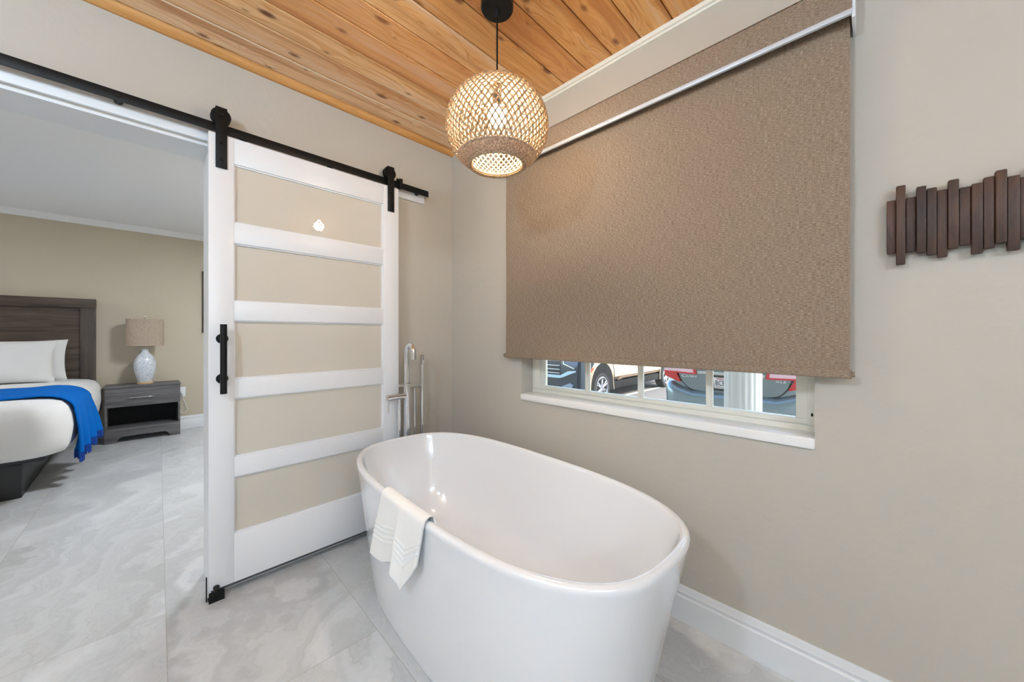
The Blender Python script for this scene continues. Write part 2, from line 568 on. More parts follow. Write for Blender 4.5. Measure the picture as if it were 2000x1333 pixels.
# ------------------------------------------------------------------ window
win = bpy.data.objects.new('window_1', None); C.objects.link(win); win.location = (1.34, .1, WZ0); win['kind'] = 'structure'
FY = .095
bm = BM()      # outer frame, stepped
box(bm, WX0, WX1, FY, FY + .07, WZ0 + .02, .848, .002)
box(bm, WX0, .735, FY, FY + .07, .848, WZ1 - .04, .002)
box(bm, 1.972, WX1, FY, FY + .07, .848, WZ1 - .04, .002)
box(bm, WX0, WX1, FY, FY + .07, WZ1 - .04, WZ1, .002)
obj('window_frame', bm, M['cream'], win)
bm = BM()      # sash
SY = FY + .014
box(bm, .735, 1.972, SY, SY + .035, .848, .868, .002)
box(bm, .735, .757, SY, SY + .035, .868, WZ1 - .04, .002)
box(bm, 1.938, 1.972, SY, SY + .035, .868, WZ1 - .04, .002)
box(bm, .735, 1.972, SY, SY + .035, WZ1 - .065, WZ1 - .04, .002)
for xx in (1.049, 1.345, 1.647):
    box(bm, xx - .0125, xx + .0125, SY + .006, SY + .026, .866, WZ1 - .06, .002)
for zz in (1.24, 1.6):
    box(bm, .757, 1.938, SY + .008, SY + .024, zz - .0125, zz + .0125, .002)
obj('sash', bm, M['cream'], win)
bm = BM(); box(bm, .75, 1.945, SY + .014, SY + .018, .86, WZ1 - .05)
obj('pane', bm, M['pane'], win, smooth=False)
bm = BM(); box(bm, WX0 - .001, WX1 + .001, -.012, FY + .02, WZ0, WZ0 + .038, .006, 3)
obj('window_sill', bm, M['sill'], win)
bm = BM(); cyl(bm, (1.985, FY - .003, .883), (1.985, FY - .003, .893), .003, 8)
obj('screw', bm, M['dark'], win)

# ------------------------------------------------------------------ roller shade
sh = thing('roller_shade', 'large brown woven roller shade drawn most of the way over the window', 'window shade', (1.34, 0, 2.1))
bm = BM()
n = 44
for side in (0,):
    rows = []
    for j in range(n + 1):
        z = 1.062 + (2.17 - 1.062) * j / n
        row = []
        for i in range(31):
            x = .602 + (2.087 - .602) * i / 30
            y = -.052 + .0012 * math.sin(z * 9 + x * 2) + .0008 * math.sin(x * 21)
            row.append((x, y, z))
        rows.append(row)
    F = [[bm.verts.new(p) for p in r] for r in rows]
    B = [[bm.verts.new((p[0], p[1] + .0014, p[2])) for p in r] for r in rows]
    for j in range(n):
        for i in range(30):
            bm.faces.new((F[j][i], F[j][i + 1], F[j + 1][i + 1], F[j + 1][i]))
            bm.faces.new((B[j][i], B[j + 1][i], B[j + 1][i + 1], B[j][i + 1]))
        bm.faces.new((F[j][0], F[j + 1][0], B[j + 1][0], B[j][0]))
        bm.faces.new((F[j][30], B[j][30], B[j + 1][30], F[j + 1][30]))
    for i in range(30):
        bm.faces.new((F[0][i], B[0][i], B[0][i + 1], F[0][i + 1]))
        bm.faces.new((F[n][i], F[n][i + 1], B[n][i + 1], B[n][i]))
obj('shade_cloth', bm, M['blind'], sh)
bm = BM()
box(bm, .594, 2.092, -.060, -.044, 1.0355, 1.062, .005, 3)
obj('hem_bar', bm, M['blind'], sh)
for xe in (.590, 2.095):
    bm = BM(); tube(bm, [(xe - .003, -.052, 1.049), (xe + .003, -.052, 1.049)], .008, 14)
    obj('end_cap', bm, M['blind'], sh)
bm = BM(); box(bm, .602, 2.092, -.104, -.098, 2.124, 2.222, .001)
box(bm, .602, 2.092, -.104, -.004, 2.218, 2.224, .001)
obj('valance', bm, M['blind'], sh)
bm = BM(); box(bm, .602, 2.093, -.106, -.094, 2.110, 2.1255, .002)
obj('valance_rail', bm, mat('pale_aluminium', lin(214, 220, 228), .35, .2), sh)
for xx in (.597, 2.0955):
    bm = BM(); box(bm, xx - .004, xx + .004, -.10, -.001, 2.10, 2.226, .002)
    obj('bracket', bm, M['trim_white'], sh)
bm = BM(); cyl(bm, (.606, -.05, 2.17), (2.09, -.05, 2.17), .024, 24)
obj('roller_tube', bm, M['nickel'], sh)

# ------------------------------------------------------------------ sliding door with its hangers
d = thing('sliding_door', 'white sliding barn door with five frosted glass panels', 'door', (.06, -.905, .05))
Y0, Y1, DZ0, DZ1 = -1.352, -.457, .050, 2.058
X0, X1 = .042, .080
sl, sr = -1.263, -.555
bm = BM(); box(bm, X0, X1, Y0, sl, DZ0, DZ1, .002); obj('stile', bm, M['white'], d)
bm = BM(); box(bm, X0, X1, sr, Y1, DZ0, DZ1, .002); obj('stile', bm, M['white'], d)
rails = [(1.942, DZ1), (1.584, 1.677), (1.234, 1.321), (.882, .969), (.526, .615), (DZ0, .268)]
for a, b in rails:
    bm = BM(); box(bm, X0 + .0005, X1 - .0005, sl, sr, a, b, .0015); obj('rail', bm, M['white'], d)
for i in range(5):
    z1 = rails[i][0]; z0 = rails[i + 1][1]
    bm = BM(); box(bm, .0575, .0635, sl - .004, sr + .004, z0 - .004, z1 + .004); obj('glass_panel', bm, M['frost'], d, smooth=False)
    bm = BM()
    for (a0, a1, b0, b1) in ((sl, sl + .006, z0, z1), (sr - .006, sr, z0, z1), (sl + .0061, sr - .0061, z0, z0 + .006), (sl + .0061, sr - .0061, z1 - .006, z1)):
        box(bm, .0635, .0715, a0, a1, b0, b1)
    obj('glazing_bead', bm, M['white'], d, smooth=False)
bm = BM(); box(bm, X0 + .012, X1 - .012, Y0 + .01, Y1 - .01, .034, DZ0, .0)
obj('bottom_strip', bm, mat('dark_grey_strip', (.10, .10, .10, 1), .6), d, smooth=False)  # dark grey strip below the door's bottom edge
h = None
bm = BM(); cyl(bm, (.125, -1.306, .912), (.125, -1.306, 1.215), .0125, 28); h = obj('handle', bm, M['black'], d)
for zz in (.975, 1.152):
    bm = BM(); cyl(bm, (.080, -1.306, zz), (.087, -1.306, zz), .022, 28); cyl(bm, (.085, -1.306, zz), (.118, -1.306, zz), .009, 16)
    obj('handle_mount', bm, M['black'], h)
for yc in (-1.3085, -.509):
    bm = BM(); box(bm, .082, .087, yc - .0205, yc + .0205, 1.906, 2.170, .001)
    st = obj('hanger_strap', bm, M['black'], d)
    bm = BM(); cyl(bm, (.0515, yc, 2.141), (.0715, yc, 2.141), .031, 40); cyl(bm, (.0475, yc, 2.141), (.0525, yc, 2.141), .036, 40); cyl(bm, (.0705, yc, 2.141), (.0755, yc, 2.141), .036, 40)
    obj('hanger_wheel', bm, M['black'], d)
    bm = BM(); box(bm, .040, .087, yc - .0205, yc + .0205, 2.170, 2.175, .001); box(bm, .036, .041, yc - .0205, yc + .0205, 2.12, 2.175, .001)
    obj('hanger_hook', bm, M['black'], d)
    for zz in (2.02, 1.945):
        bm = BM(); cyl(bm, (.087, yc, zz), (.091, yc, zz), .0085, 6); cyl(bm, (.091, yc, zz), (.094, yc, zz), .005, 16)
        obj('bolt', bm, M['black'], st)
    bm = BM(); cyl(bm, (.087, yc, 2.141), (.0915, yc, 2.141), .008, 6)
    obj('bolt', bm, M['black'], st)

# rail on the wall
r = thing('door_rail', 'long black flat steel rail above the doorway carrying the sliding door', 'rail', (.06, -1.5, 2.09))
bm = BM(); box(bm, .0565, .0635, -2.75, -.235, 2.072, 2.110, .0008); obj('track_bar', bm, M['black'], r)
for yy in (-2.42, -2.02, -1.62, -1.22, -.834, -.30):
    bm = BM(); cyl(bm, (.019, yy, 2.088), (.0565, yy, 2.088), .0135, 20)
    obj('standoff', bm, M['black'], r)
    bm = BM(); cyl(bm, (.0635, yy, 2.093), (.067, yy, 2.093), .008, 6); obj('bolt', bm, M['black'], r)
bm = BM(); box(bm, .046, .078, -.448, -.428, 2.068, 2.128, .002); cyl(bm, (.062, -.448, 2.118), (.062, -.459, 2.118), .010, 16)
obj('end_stop', bm, M['black'], r)

# floor guide
g = thing('door_guide', 'small black steel floor guide bracket under the corner of the sliding door', 'bracket', (.02, -1.33, 0))
bm = BM()
# face plate standing in front of the door's bottom edge, with a square hole
for (a0, a1, b0, b1) in ((-1.352, -1.334, 0, .046), (-1.320, -1.298, 0, .046), (-1.334, -1.320, 0, .012), (-1.334, -1.320, .026, .046)):
    box(bm, .085, .089, a0, a1, b0, b1)
box(bm, .040, .085, -1.352, -1.298, 0, .004)
obj('face_plate', bm, M['black'], g, smooth=False)
bm = BM(); box(bm, .052, .066, -1.3595, -1.3555, 0, .106, .001); obj('upright', bm, M['black'], g)
bm = BM(); lathe(bm, [(.005, .040), (.005, .058), (.011, .066), (.012, .072), (.009, .076), (.003, .077)], (.101, -1.328, 0), 20); cyl(bm, (.087, -1.328, .047), (.101, -1.328, .047), .006, 12)
obj('guide_pin', bm, M['black'], g)

# ------------------------------------------------------------------ bathtub
TC = (.983, -.549); TA, TB, TN, TT = .784, .383, 2.95, -.048
def sup(t, a, b, n=TN, th=TT, c=TC):
    ct, st_ = math.cos(t), math.sin(t)
    rr = (abs(ct / a) ** n + abs(st_ / b) ** n) ** (-1.0 / n)
    x, y = rr * ct, rr * st_
    return (c[0] + x * math.cos(th) - y * math.sin(th), c[1] + x * math.sin(th) + y * math.cos(th))
tub = thing('bathtub', 'white freestanding oval soaking bathtub on the grey tile floor', 'bathtub', (TC[0], TC[1], 0))
def tub_prof():
    # (inset from the rim outline, z, blend of exponent)
    P = [(.105, .002, 0), (.100, .0, 0), (.094, .006, 0), (.088, .03, 0), (.074, .12, 0), (.055, .24, 0), (.034, .37, 0), (.014, .49, 0), (.005, .545, 0), (.001, .562, 0), (0, .571, 0), (.003, .578, 0), (.009, .582, 0), (.018, .583, 0), (.024, .580, 0), (.028, .572, 0), (.031, .555, 0),
         (.045, .49, 0), (.062, .40, 0), (.085, .30, .0), (.115, .215, 0), (.155, .165, 0), (.20, .145, 0), (.26, .137, 0), (.31, .134, 0)]
    return P
rings = []
NT_ = 128
for ins, z, _ in tub_prof():
    a, b = TA - ins, TB - ins * (1.0 if z > .3 or ins < .12 else .92)
    if tub_prof().index((ins, z, _)) < 8:      # outside: ends rake more than the long sides
        a, b = TA - ins * 1.32, TB - ins * .62
    # inner slopes are longer at the two ends
    if ins > .04 and z > .134 and ins > .03 and tub_prof().index((ins, z, _)) > 16:
        a = TA - ins * 1.35
    rings.append([(p[0], p[1], z) for p in (sup(2 * PI * k / NT_, a, b, TN if ins < .12 else 2.6) for k in range(NT_))])
bm = BM(); loft(bm, rings)
obj('tub_shell', bm, M['tub'], tub, angle=80)
bm = BM(); lathe(bm, [(.034, 0), (.034, .004), (.028, .006), (.012, .005), (.0, .005)], (TC[0] - .0, TC[1], .134), 32)
obj('drain', bm, M['chrome'], tub)

# ------------------------------------------------------------------ towel over the rim
def interp(tab, t):
    t = max(0, min(1, t)) * (len(tab) - 1); i = min(int(t), len(tab) - 2); f = t - i
    f = f * f * (3 - 2 * f) * .4 + f * .6
    return [a + (b - a) * f for a, b in zip(tab[i], tab[i + 1])]
def towel_mesh():
    NU, NV = 56, 90
    # columns: left edge, fold line, right edge: hem positions (x, z) on the outside of the tub
    topx = [(.845,), (.90,), (.98,), (1.06,), (1.145,)]
    hem = [(.722, .312), (.838, .325), (.958, .375), (.995, .305), (1.115, .44)]
    inner = [(.03,), (.04,), (.045,), (.045,), (.04,)]
    grid = []
    for i in range(NU + 1):
        u = i / NU
        tx = interp(topx, u)[0]; hx, hz = interp(hem, u); il = interp(inner, u)[0] * 1.6
        # length: inside, over the rim, outside
        col = []
        yo, yi = sup(1.5 * PI, TA, TB)[1], 0
        # y of the outer rim at this x
        def y_rim(x, off):
            best = None
            for k in range(60):
                t = PI + PI * k / 59.0
                p = sup(t, TA + off, TB + off)
                if best is None or abs(p[0] - x) < best[0]:
                    best = (abs(p[0] - x), p)
            return best[1][1]
        for j in range(NV + 1):
            v = j / NV
            col.append((u, v, tx, hx, hz, il))
        grid.append(col)
    # precompute the rim line y(x)
    import bisect
    pts = sorted([sup(PI + PI * k / 399.0, TA, TB) for k in range(400)])
    xs = [p[0] for p in pts]
    def yr(x):
        k = min(max(bisect.bisect(xs, x), 1), len(xs) - 1)
        a, b = pts[k - 1], pts[k]
        f = (x - a[0]) / (b[0] - a[0] + 1e-9)
        return a[1] + (b[1] - a[1]) * f
    V = []
    for col in grid:
        row = []
        for (u, v, tx, hx, hz, il) in col:
            if v < .16:                       # inside wall of the tub, climbing
                f = v / .16
                x = tx + .012 * (1 - f); y = yr(x) + .036 + .010 * (1 - f); z = .577 - il * (1 - f)
            elif v < .30:                     # over the rim
                f = (v - .16) / .14
                x = tx
                ang = f * PI
                cy = yr(x) + .0145
                y = cy + math.cos(ang) * .0215; z = .577 + math.sin(ang) * .021
            else:                             # hanging outside
                f = (v - .30) / .70
                x = tx + (hx - tx) * f
                z = .577 + (hz - .577) * f
                lean = .062 * (.577 - z) / .577 * 1.05
                y = yr(x) - .0075 + lean * .55 - .010 * f
                ridge = math.exp(-((u - .56) / .10) ** 2)
                valley = math.exp(-((u - .40) / .08) ** 2)
                y += -.030 * ridge * f + .004 * valley * f - .006 * math.sin(u * 9.0 + 1) * f
                y += -.010 * math.exp(-((u - .98) / .05) ** 2) * f
            # woven bands near the hem
            e = 0
            for b0 in (.60, .655, .715, .77):
                e += math.exp(-((v - b0) / .012) ** 2)
            row.append([x, y, z, e])
        V.append(row)
    bm = BM()
    def put(side):
        return [[bm.verts.new((V[i][j][0], V[i][j][1] - (side * .0050 if V[i][j][1] < 99 else 0) * 1.0 - .0030 * V[i][j][3] * (1 if side > 0 else 0), V[i][j][2] + (side * .0030 if .14 < j / NV < .34 else 0))) for j in range(NV + 1)] for i in range(NU + 1)]
    A, B = put(1.0), put(-.6)
    for i in range(NU):
        for j in range(NV):
            bm.faces.new((A[i][j], A[i + 1][j], A[i + 1][j + 1], A[i][j + 1]))
            bm.faces.new((B[i][j], B[i][j + 1], B[i + 1][j + 1], B[i + 1][j]))
    for i in range(NU):
        bm.faces.new((A[i][0], B[i][0], B[i + 1][0], A[i + 1][0]))
        bm.faces.new((A[i][NV], A[i + 1][NV], B[i + 1][NV], B[i][NV]))
    for j in range(NV):
        bm.faces.new((A[0][j], A[0][j + 1], B[0][j + 1], B[0][j]))
        bm.faces.new((A[NU][j], B[NU][j], B[NU][j + 1], A[NU][j + 1]))
    return bm
tw = obj('hand_towel', towel_mesh(), M['towel'], angle=180)
tag(tw, 'white terry hand towel with woven bands draped over the bathtub rim', 'towel')

# ------------------------------------------------------------------ tub filler
FXc, FYc = .125, -.425
fa = thing('tub_faucet', 'chrome floor standing tub filler with gooseneck spout and hand shower', 'faucet', (FXc, FYc, 0))
Rv = Vector((0, 1, 0))           # the assembly's cross direction
Rv.normalize()
Lv = -Rv
Cc = Vector((FXc, FYc, 0))
bm = BM(); lathe(bm, [(.040, 0), (.040, .008), (.034, .012), (.020, .014)], (Cc.x, Cc.y, 0), 36); obj('floor_flange', bm, M['chrome'], fa)
bm = BM(); cyl(bm, Cc, Cc + Vector((0, 0, .875)), .0205, 32); lathe(bm, [(.0205, .0), (.023, .001), (.023, .012), (.0205, .013)], (Cc.x, Cc.y, .862), 32)
obj('column', bm, M['chrome'], fa)
# gooseneck
S0 = Cc + Lv * .002
pts = [S0 + Vector((0, 0, .87)), S0 + Vector((0, 0, 1.0))]
sp_dir = Vector((.97, -.05, 0)).normalized()
Rg = .044
for i in range(0, 17):
    a = PI * i / 16 * 1.02
    pts.append(S0 + Vector((0, 0, 1.062)) + sp_dir * (Rg - Rg * math.cos(a)) + Vector((0, 0, Rg * 1.05 * math.sin(a))))
pts.append(pts[-1] + Vector((0, 0, -.03)))
bm = BM(); tube(bm, pts, .0155, 20); cyl(bm, pts[-1] + Vector((0, 0, .012)), pts[-1] + Vector((0, 0, -.006)), .0165, 24)
obj('spout', bm, M['chrome'], fa)
# mixer body with lever, on the left
P0 = Cc + Vector((0, 0, .80)) + Lv * .0; P1 = P0 + Lv * .128
bm = BM(); cyl(bm, P0, P1, .0175, 28); m1 = obj('mixer_body', bm, M['chrome'], fa)
bm = BM(); tube(bm, [P1 - Lv * .012 + Vector((0, 0, -.012)), P1 - Lv * .010 + Vector((0, 0, -.045)), P1 - Lv * .006 + Vector((0, 0, -.09))], [.005, .0042, .0036], 12); obj('lever', bm, M['chrome'], m1)
bm = BM(); cyl(bm, Cc + Vector((0, 0, .866)), Cc + Vector((0, 0, .866)) + Lv * .060, .0095, 20); obj('diverter_knob', bm, M['chrome'], fa)
# hand shower arm, cradle, wand, hose
A0 = Cc + Vector((0, 0, .849)); A1 = A0 + Rv * .104
bm = BM(); cyl(bm, A0, A1 + Rv * .006, .0105, 24); obj('shower_arm', bm, M['chrome'], fa)
bm = BM(); cyl(bm, A1 + Vector((0, 0, -.012)), A1 + Vector((0, 0, .012)), .0145, 24); cyl(bm, A1 + Vector((0, 0, 0)), A1 + Vector((0, 0, .125)), .0098, 24)
cyl(bm, A1 + Vector((0, 0, .115)), A1 + Vector((0, 0, .195)), .0125, 24)
box(bm, A1.x + .004, A1.x + .018, A1.y - .011, A1.y + .011, .984, 1.046, .004)
obj('hand_shower', bm, M['chrome'], fa)
bm = BM(); cyl(bm, A0 + Rv * .050 + Vector((0, 0, -.004)), A0 + Rv * .050 + Vector((0, 0, -.032)), .009, 20)
hp = [A0 + Rv * .050 + Vector((0, 0, -.03))]
for i in range(1, 30):
    t = i / 29
    ang = PI * t
    hp.append(A0 + Rv * (.050 + .030 - .030 * math.cos(ang)) + Vector((0, 0, -.03 - .60 * math.sin(ang) ** .55 if 0 < t < 1 else -.03)))
tube(bm, hp, .0062, 12)
obj('hose', bm, M['chrome'], fa)
bm = BM(); lathe(bm, [(.030, 0), (.030, .006), (.022, .009), (.012, .010)], (A1.x - .0, A1.y, 0), 28); cyl(bm, (A1.x, A1.y, .005), A1, .0098, 24)
obj('riser_pipe', bm, M['chrome'], fa)
bm = BM(); lathe(bm, [(.026, 0), (.026, .006), (.018, .009), (.011, .010)], (Cc.x, Cc.y - .052, 0), 28); cyl(bm, (Cc.x, Cc.y - .052, .005), (Cc.x, Cc.y - .052, .795), .0095, 24)
obj('riser_pipe', bm, M['chrome'], fa)

# ------------------------------------------------------------------ pendant lamp
PX, PY = 1.085, -.578
PZ = 1.982
pl = thing('pendant_lamp', 'woven globe pendant lamp hanging from a black ceiling cap by the window', 'lamp', (PX, PY, CZ))
bm = BM(); lathe(bm, [(.0, -.000), (.063, -.000), (.063, -.020), (.060, -.024), (.012, -.027), (.009, -.045), (.006, -.055), (.0, -.056)], (PX, PY, CZ), 48)
obj('ceiling_cap', bm, M['black'], pl)
bm = BM(); cyl(bm, (PX, PY, PZ + .10), (PX, PY, CZ - .05), .0034, 12); obj('cable', bm, M['black'], pl)
bm = BM(); lathe(bm, [(.0, .135), (.012, .135), (.018, .128), (.018, .086), (.0, .086)], (PX, PY, PZ), 28); obj('socket', bm, M['black'], pl)
bm = BM(); lathe(bm, [(.0, .088), (.012, .088), (.014, .076)] + [(.036 * math.sin(a), .042 + .036 * math.cos(a)) for a in [.42 + (PI - .42) * q / 14 for q in range(15)]], (PX, PY, PZ), 28); obj('bulb', bm, M['bulb'], pl)
GA, GC = .197, .172       # globe radii
def gpt(phi, th, dr=0.0):
    # phi latitude -pi/2..pi/2
    return Vector((PX + (GA + dr) * math.cos(phi) * math.cos(th), PY + (GA + dr) * math.cos(phi) * math.sin(th), PZ + (GC + dr) * math.sin(phi)))
def fast_tube(verts, faces, pts, r, n=5):
    base = len(verts)
    N = len(pts)
    for i, p in enumerate(pts):
        dd = (pts[min(i + 1, N - 1)] - pts[max(i - 1, 0)]).normalized()
        nr = Vector((p.x - PX, p.y - PY, (p.z - PZ) * 1.3)).normalized()
        u = dd.cross(nr).normalized()
        w = u.cross(dd)
        for k in range(n):
            a = 2 * PI * k / n
            verts.append(p + (u * math.cos(a) + w * math.sin(a)) * r)
    for i in range(N - 1):
        for k in range(n):
            faces.append((base + i * n + k, base + i * n + (k + 1) % n, base + (i + 1) * n + (k + 1) % n, base + (i + 1) * n + k))
def mesh_obj(name, verts, faces, m, parent):
    me = bpy.data.meshes.new(name)
    me.from_pydata([tuple(v - Vector(parent.location)) for v in verts], [], faces)
    me.materials.append(m)
    o = bpy.data.objects.new(name, me); C.objects.link(o); o.parent = parent
    for p in me.polygons: p.use_smooth = True
    return o
lo, hi = math.radians(-42), math.radians(84)
NR = 25                      # knot rows
NK = 52
rowphi = [lo + (hi - lo) * (i / (NR - 1)) for i in range(NR)]
verts, faces = [], []
for s in range(NK):
    for sg in (-1, 1):
        pts = []
        for i in range(NR):
            th = 2 * PI * (s + sg * i * .5) / NK
            pts.append(gpt(rowphi[i], th, .0022 * (1 if (i + s) % 2 else -1) * sg))
            if i < NR - 1:
                thm = 2 * PI * (s + sg * (i + .5) * .5) / NK
                pts.append(gpt((rowphi[i] + rowphi[i + 1]) / 2, thm, 0))
        rr = .0032
        fast_tube(verts, faces, pts, rr, 5)
# knots at the crossings
for i in range(NR):
    for s in range(NK):
        if rowphi[i] > math.radians(70) and s % 2: continue
        th = 2 * PI * (s + (i % 2) * .5) / NK
        p = gpt(rowphi[i], th, .002)
        b0 = len(verts)
        e = .0057
        up = Vector((0, 0, 1)); out = (p - Vector((PX, PY, PZ))).normalized(); sd = out.cross(up).normalized() if abs(out.z) < .99 else Vector((1, 0, 0))
        up = sd.cross(out)
        verts += [p + out * e * .75, p - out * e * .6, p + sd * e * .95, p - sd * e * .95, p + up * e * .8, p - up * e * .8]
        for f in ((0, 2, 4), (0, 4, 3), (0, 3, 5), (0, 5, 2), (1, 4, 2), (1, 3, 4), (1, 5, 3), (1, 2, 5)):
            faces.append(tuple(b0 + q for q in f))
mesh_obj('woven_shade', verts, faces, M['cord'], pl)
# dense, darker band round the mouth: coiled cord rows
verts, faces = [], []
prof_b = []
for i in range(11):
    ph = math.radians(-41 - 15.5 * i / 10.0)
    prof_b.append((GA * math.cos(ph) + .001, PZ + GC * math.sin(ph) - .001))
rnd = random.Random(3)
for i, (rr, zz) in enumerate(prof_b):
    seg = 170
    pts = []
    for k in range(seg + 1):
        th = 2 * PI * k / seg
        j = .0028 * math.sin(th * 85 + (i % 2) * PI)
        pts.append(Vector((PX + (rr + j * .7) * math.cos(th), PY + (rr + j * .7) * math.sin(th), zz + j * .8)))
    fast_tube(verts, faces, pts, .0031, 5)
for k in range(104):
    th = 2 * PI * k / 104
    pts = [Vector((PX + (rr + .002 * (1 if (i + k) % 2 else -1)) * math.cos(th), PY + (rr + .002 * (1 if (i + k) % 2 else -1)) * math.sin(th), zz)) for i, (rr, zz) in enumerate(prof_b)]
    fast_tube(verts, faces, pts, .0024, 4)
mesh_obj('dense_band', verts, faces, M['cord_dense'], pl)
verts, faces = [], []
rr, zz = prof_b[-1]
for dr, dz in ((-.002, -.004), (-.006, .0), (-.008, .006)):
    fast_tube(verts, faces, [Vector((PX + (rr + dr) * math.cos(2 * PI * k / 96), PY + (rr + dr) * math.sin(2 * PI * k / 96), zz + dz)) for k in range(97)], .0042, 6)
mesh_obj('mouth_ring', verts, faces, M['cord'], pl)
# wire frame inside that carries the shade
bm = BM()
tube(bm, [(PX + .035 * math.cos(2 * PI * k / 24), PY + .035 * math.sin(2 * PI * k / 24), PZ + .168) for k in range(24)], .0025, 8, closed=True)
for k in range(3):
    a = 2 * PI * k / 3
    cyl(bm, (PX, PY, PZ + .12), (PX + .035 * math.cos(a), PY + .035 * math.sin(a), PZ + .168), .002, 8)
obj('wire_carrier', bm, M['black'], pl)

# ------------------------------------------------------------------ slatted wall art
art = thing('wall_art', 'dark brown wooden slat wall sculpture with uneven ends on the window wall', 'wall decoration', (2.29, 0, 1.48))
SL = [(2.165, 2.184, 1.407, 1.562), (2.184, 2.2025, 1.372, 1.599), (2.2035, 2.223, 1.406, 1.562), (2.2235, 2.242, 1.4, 1.586), (2.243, 2.2615, 1.391, 1.577), (2.262, 2.2805, 1.382, 1.567), (2.281, 2.300, 1.402, 1.588), (2.301, 2.3205, 1.409, 1.564), (2.321, 2.340, 1.382, 1.567), (2.3405, 2.3585, 1.393, 1.578), (2.359, 2.377, 1.403, 1.589), (2.3775, 2.397, 1.382, 1.569), (2.3975, 2.417, 1.408, 1.563), (2.4175, 2.437, 1.39, 1.594), (2.4375, 2.457, 1.408, 1.566)]
tk = [.022, .030, .022, .029, .026, .024, .029, .022, .027, .026, .031, .028, .022, .029, .022]
for (a, b, z0, z1), t in zip(SL, tk):
    bm = BM(); box(bm, a, b, -t, -.010, z0, z1, .0025, 2)
    o = obj('slat', bm, M['walnut'], art)
bm = BM(); box(bm, 2.172, 2.45, -.0105, -.0, 1.44, 1.46); box(bm, 2.172, 2.45, -.0105, 0, 1.51, 1.53)
obj('backing_strip', bm, M['dark'], art, smooth=False)

# ------------------------------------------------------------------ flush light behind the camera, plus unseen lamps added to brighten both rooms
for (x, y, s, w_) in ((2.75, -2.85, .15, 'nearest the front right corner'),):
    t = thing('ceiling_light', 'round flush ceiling light on the wood planks, ' + w_, 'light', (x, y, CZ), 'flush ceiling lights of the bathroom')
    bm = BM(); lathe(bm, [(s, 0), (s + .012, 0), (s + .012, -.028), (s, -.034), (s - .003, -.030)], (x, y, CZ), 48, closed=True); obj('light_rim', bm, M['white'], t)
    bm = BM(); lathe(bm, [(.0, -.030), (s * .6, -.030), (s - .003, -.028), (s - .003, -.01), (.0, -.01)], (x, y, CZ), 48); obj('diffuser', bm, M['led'], t)
vl = thing('added_wall_light', 'unseen chrome wall light with four globes, added on the right wall to brighten the ceiling', 'light', (RX, -1.9, 1.95))  # unseen wall light, added to lift the wood ceiling
bm = BM(); box(bm, RX - .025, RX, -2.45, -1.35, 1.92, 1.99, .006); obj('back_plate', bm, M['chrome'], vl)
for yy in (-2.3, -2.03, -1.77, -1.5):
    bm = BM(); cyl(bm, (RX - .02, yy, 1.955), (RX - .10, yy, 1.955), .012, 16); cyl(bm, (RX - .10, yy, 1.94), (RX - .10, yy, 1.985), .022, 20); obj('arm', bm, M['chrome'], vl)
    bm = BM(); bmesh.ops.create_uvsphere(bm, u_segments=32, v_segments=16, radius=.075, matrix=Matrix.Translation((RX - .10, yy, 2.055))); obj('fill_globe', bm, M['globe'], vl)
gl = thing('added_globe_lamp', 'unseen globe light added behind the camera to brighten the wood ceiling', 'light', (1.6, -2.7, CZ))  # hanging globe added out of view, throws light up at the planks
bm = BM(); cyl(bm, (1.6, -2.7, CZ), (1.6, -2.7, CZ - .02), .06, 32); cyl(bm, (1.6, -2.7, CZ - .02), (1.6, -2.7, CZ - .16), .008, 12); obj('stem', bm, M['black'], gl)
bm = BM(); bmesh.ops.create_uvsphere(bm, u_segments=32, v_segments=16, radius=.10, matrix=Matrix.Translation((1.6, -2.7, CZ - .25))); obj('fill_globe', bm, M['fill_globe_big'], gl)
for (x, y, w_) in ((-1.9, -.45, 'near the window wall'), (-3.0, -4.85, 'on the far side of the bed')):  # unseen lamps added to light the bedroom
    t = thing('ceiling_light', 'unseen round fill light added on the white bedroom ceiling, ' + w_, 'light', (x, y, 2.43), 'added fill lights of the bedroom')
    bm = BM(); lathe(bm, [(.19, 0), (.20, 0), (.20, -.028), (.19, -.034), (.187, -.030)], (x, y, 2.43), 48, closed=True); obj('light_rim', bm, M['white'], t)
    bm = BM(); lathe(bm, [(.0, -.030), (.1, -.030), (.187, -.028), (.187, -.01), (.0, -.01)], (x, y, 2.43), 48); obj('diffuser', bm, M['fill_led'], t)

# ================================================================== BEDROOM
def noise2(x, y, s=0.0):
    return (math.sin(x * 7.3 + s) * math.cos(y * 5.1 + s * 1.7) + math.sin(x * 13.1 + y * 9.7 + s * 2.3) * .5) / 1.5

bed = thing('bed', 'wide bed with white bedding, a dark platform base and a brown wooden headboard', 'bed', (-3.0, -2.75, 0))
BY0, BY1 = -3.55, -1.925     # mattress sides
BX0, BX1 = -3.90, -1.99      # head, foot
ZB, ZT = .30, .695
bm = BM()
rings = []
def bed_ring(ins, z, rad):
    x0, x1, y0, y1 = BX0 + min(ins, .02), BX1 - ins, BY0 + ins, BY1 - ins
    pts = []
    for (cx, cy, a0, rr) in ((x1 - rad, y1 - rad, 0, rad), (x0 + .05, y1 - .05, PI / 2, .05), (x0 + .05, y0 + .05, PI, .05), (x1 - rad, y0 + rad, 1.5 * PI, rad)):
        for k in range(13):
            a = a0 + PI / 2 * k / 12
            pts.append((cx + rr * math.cos(a), cy + rr * math.sin(a)))
    out = []
    m = len(pts)
    for i in range(m):
        ax, ay = pts[i]; bx, by = pts[(i + 1) % m]
        k = 14 if i % 13 == 12 else 1
        for q in range(k):
            f = q / k
            out.append((ax + (bx - ax) * f, ay + (by - ay) * f, z))
    return out
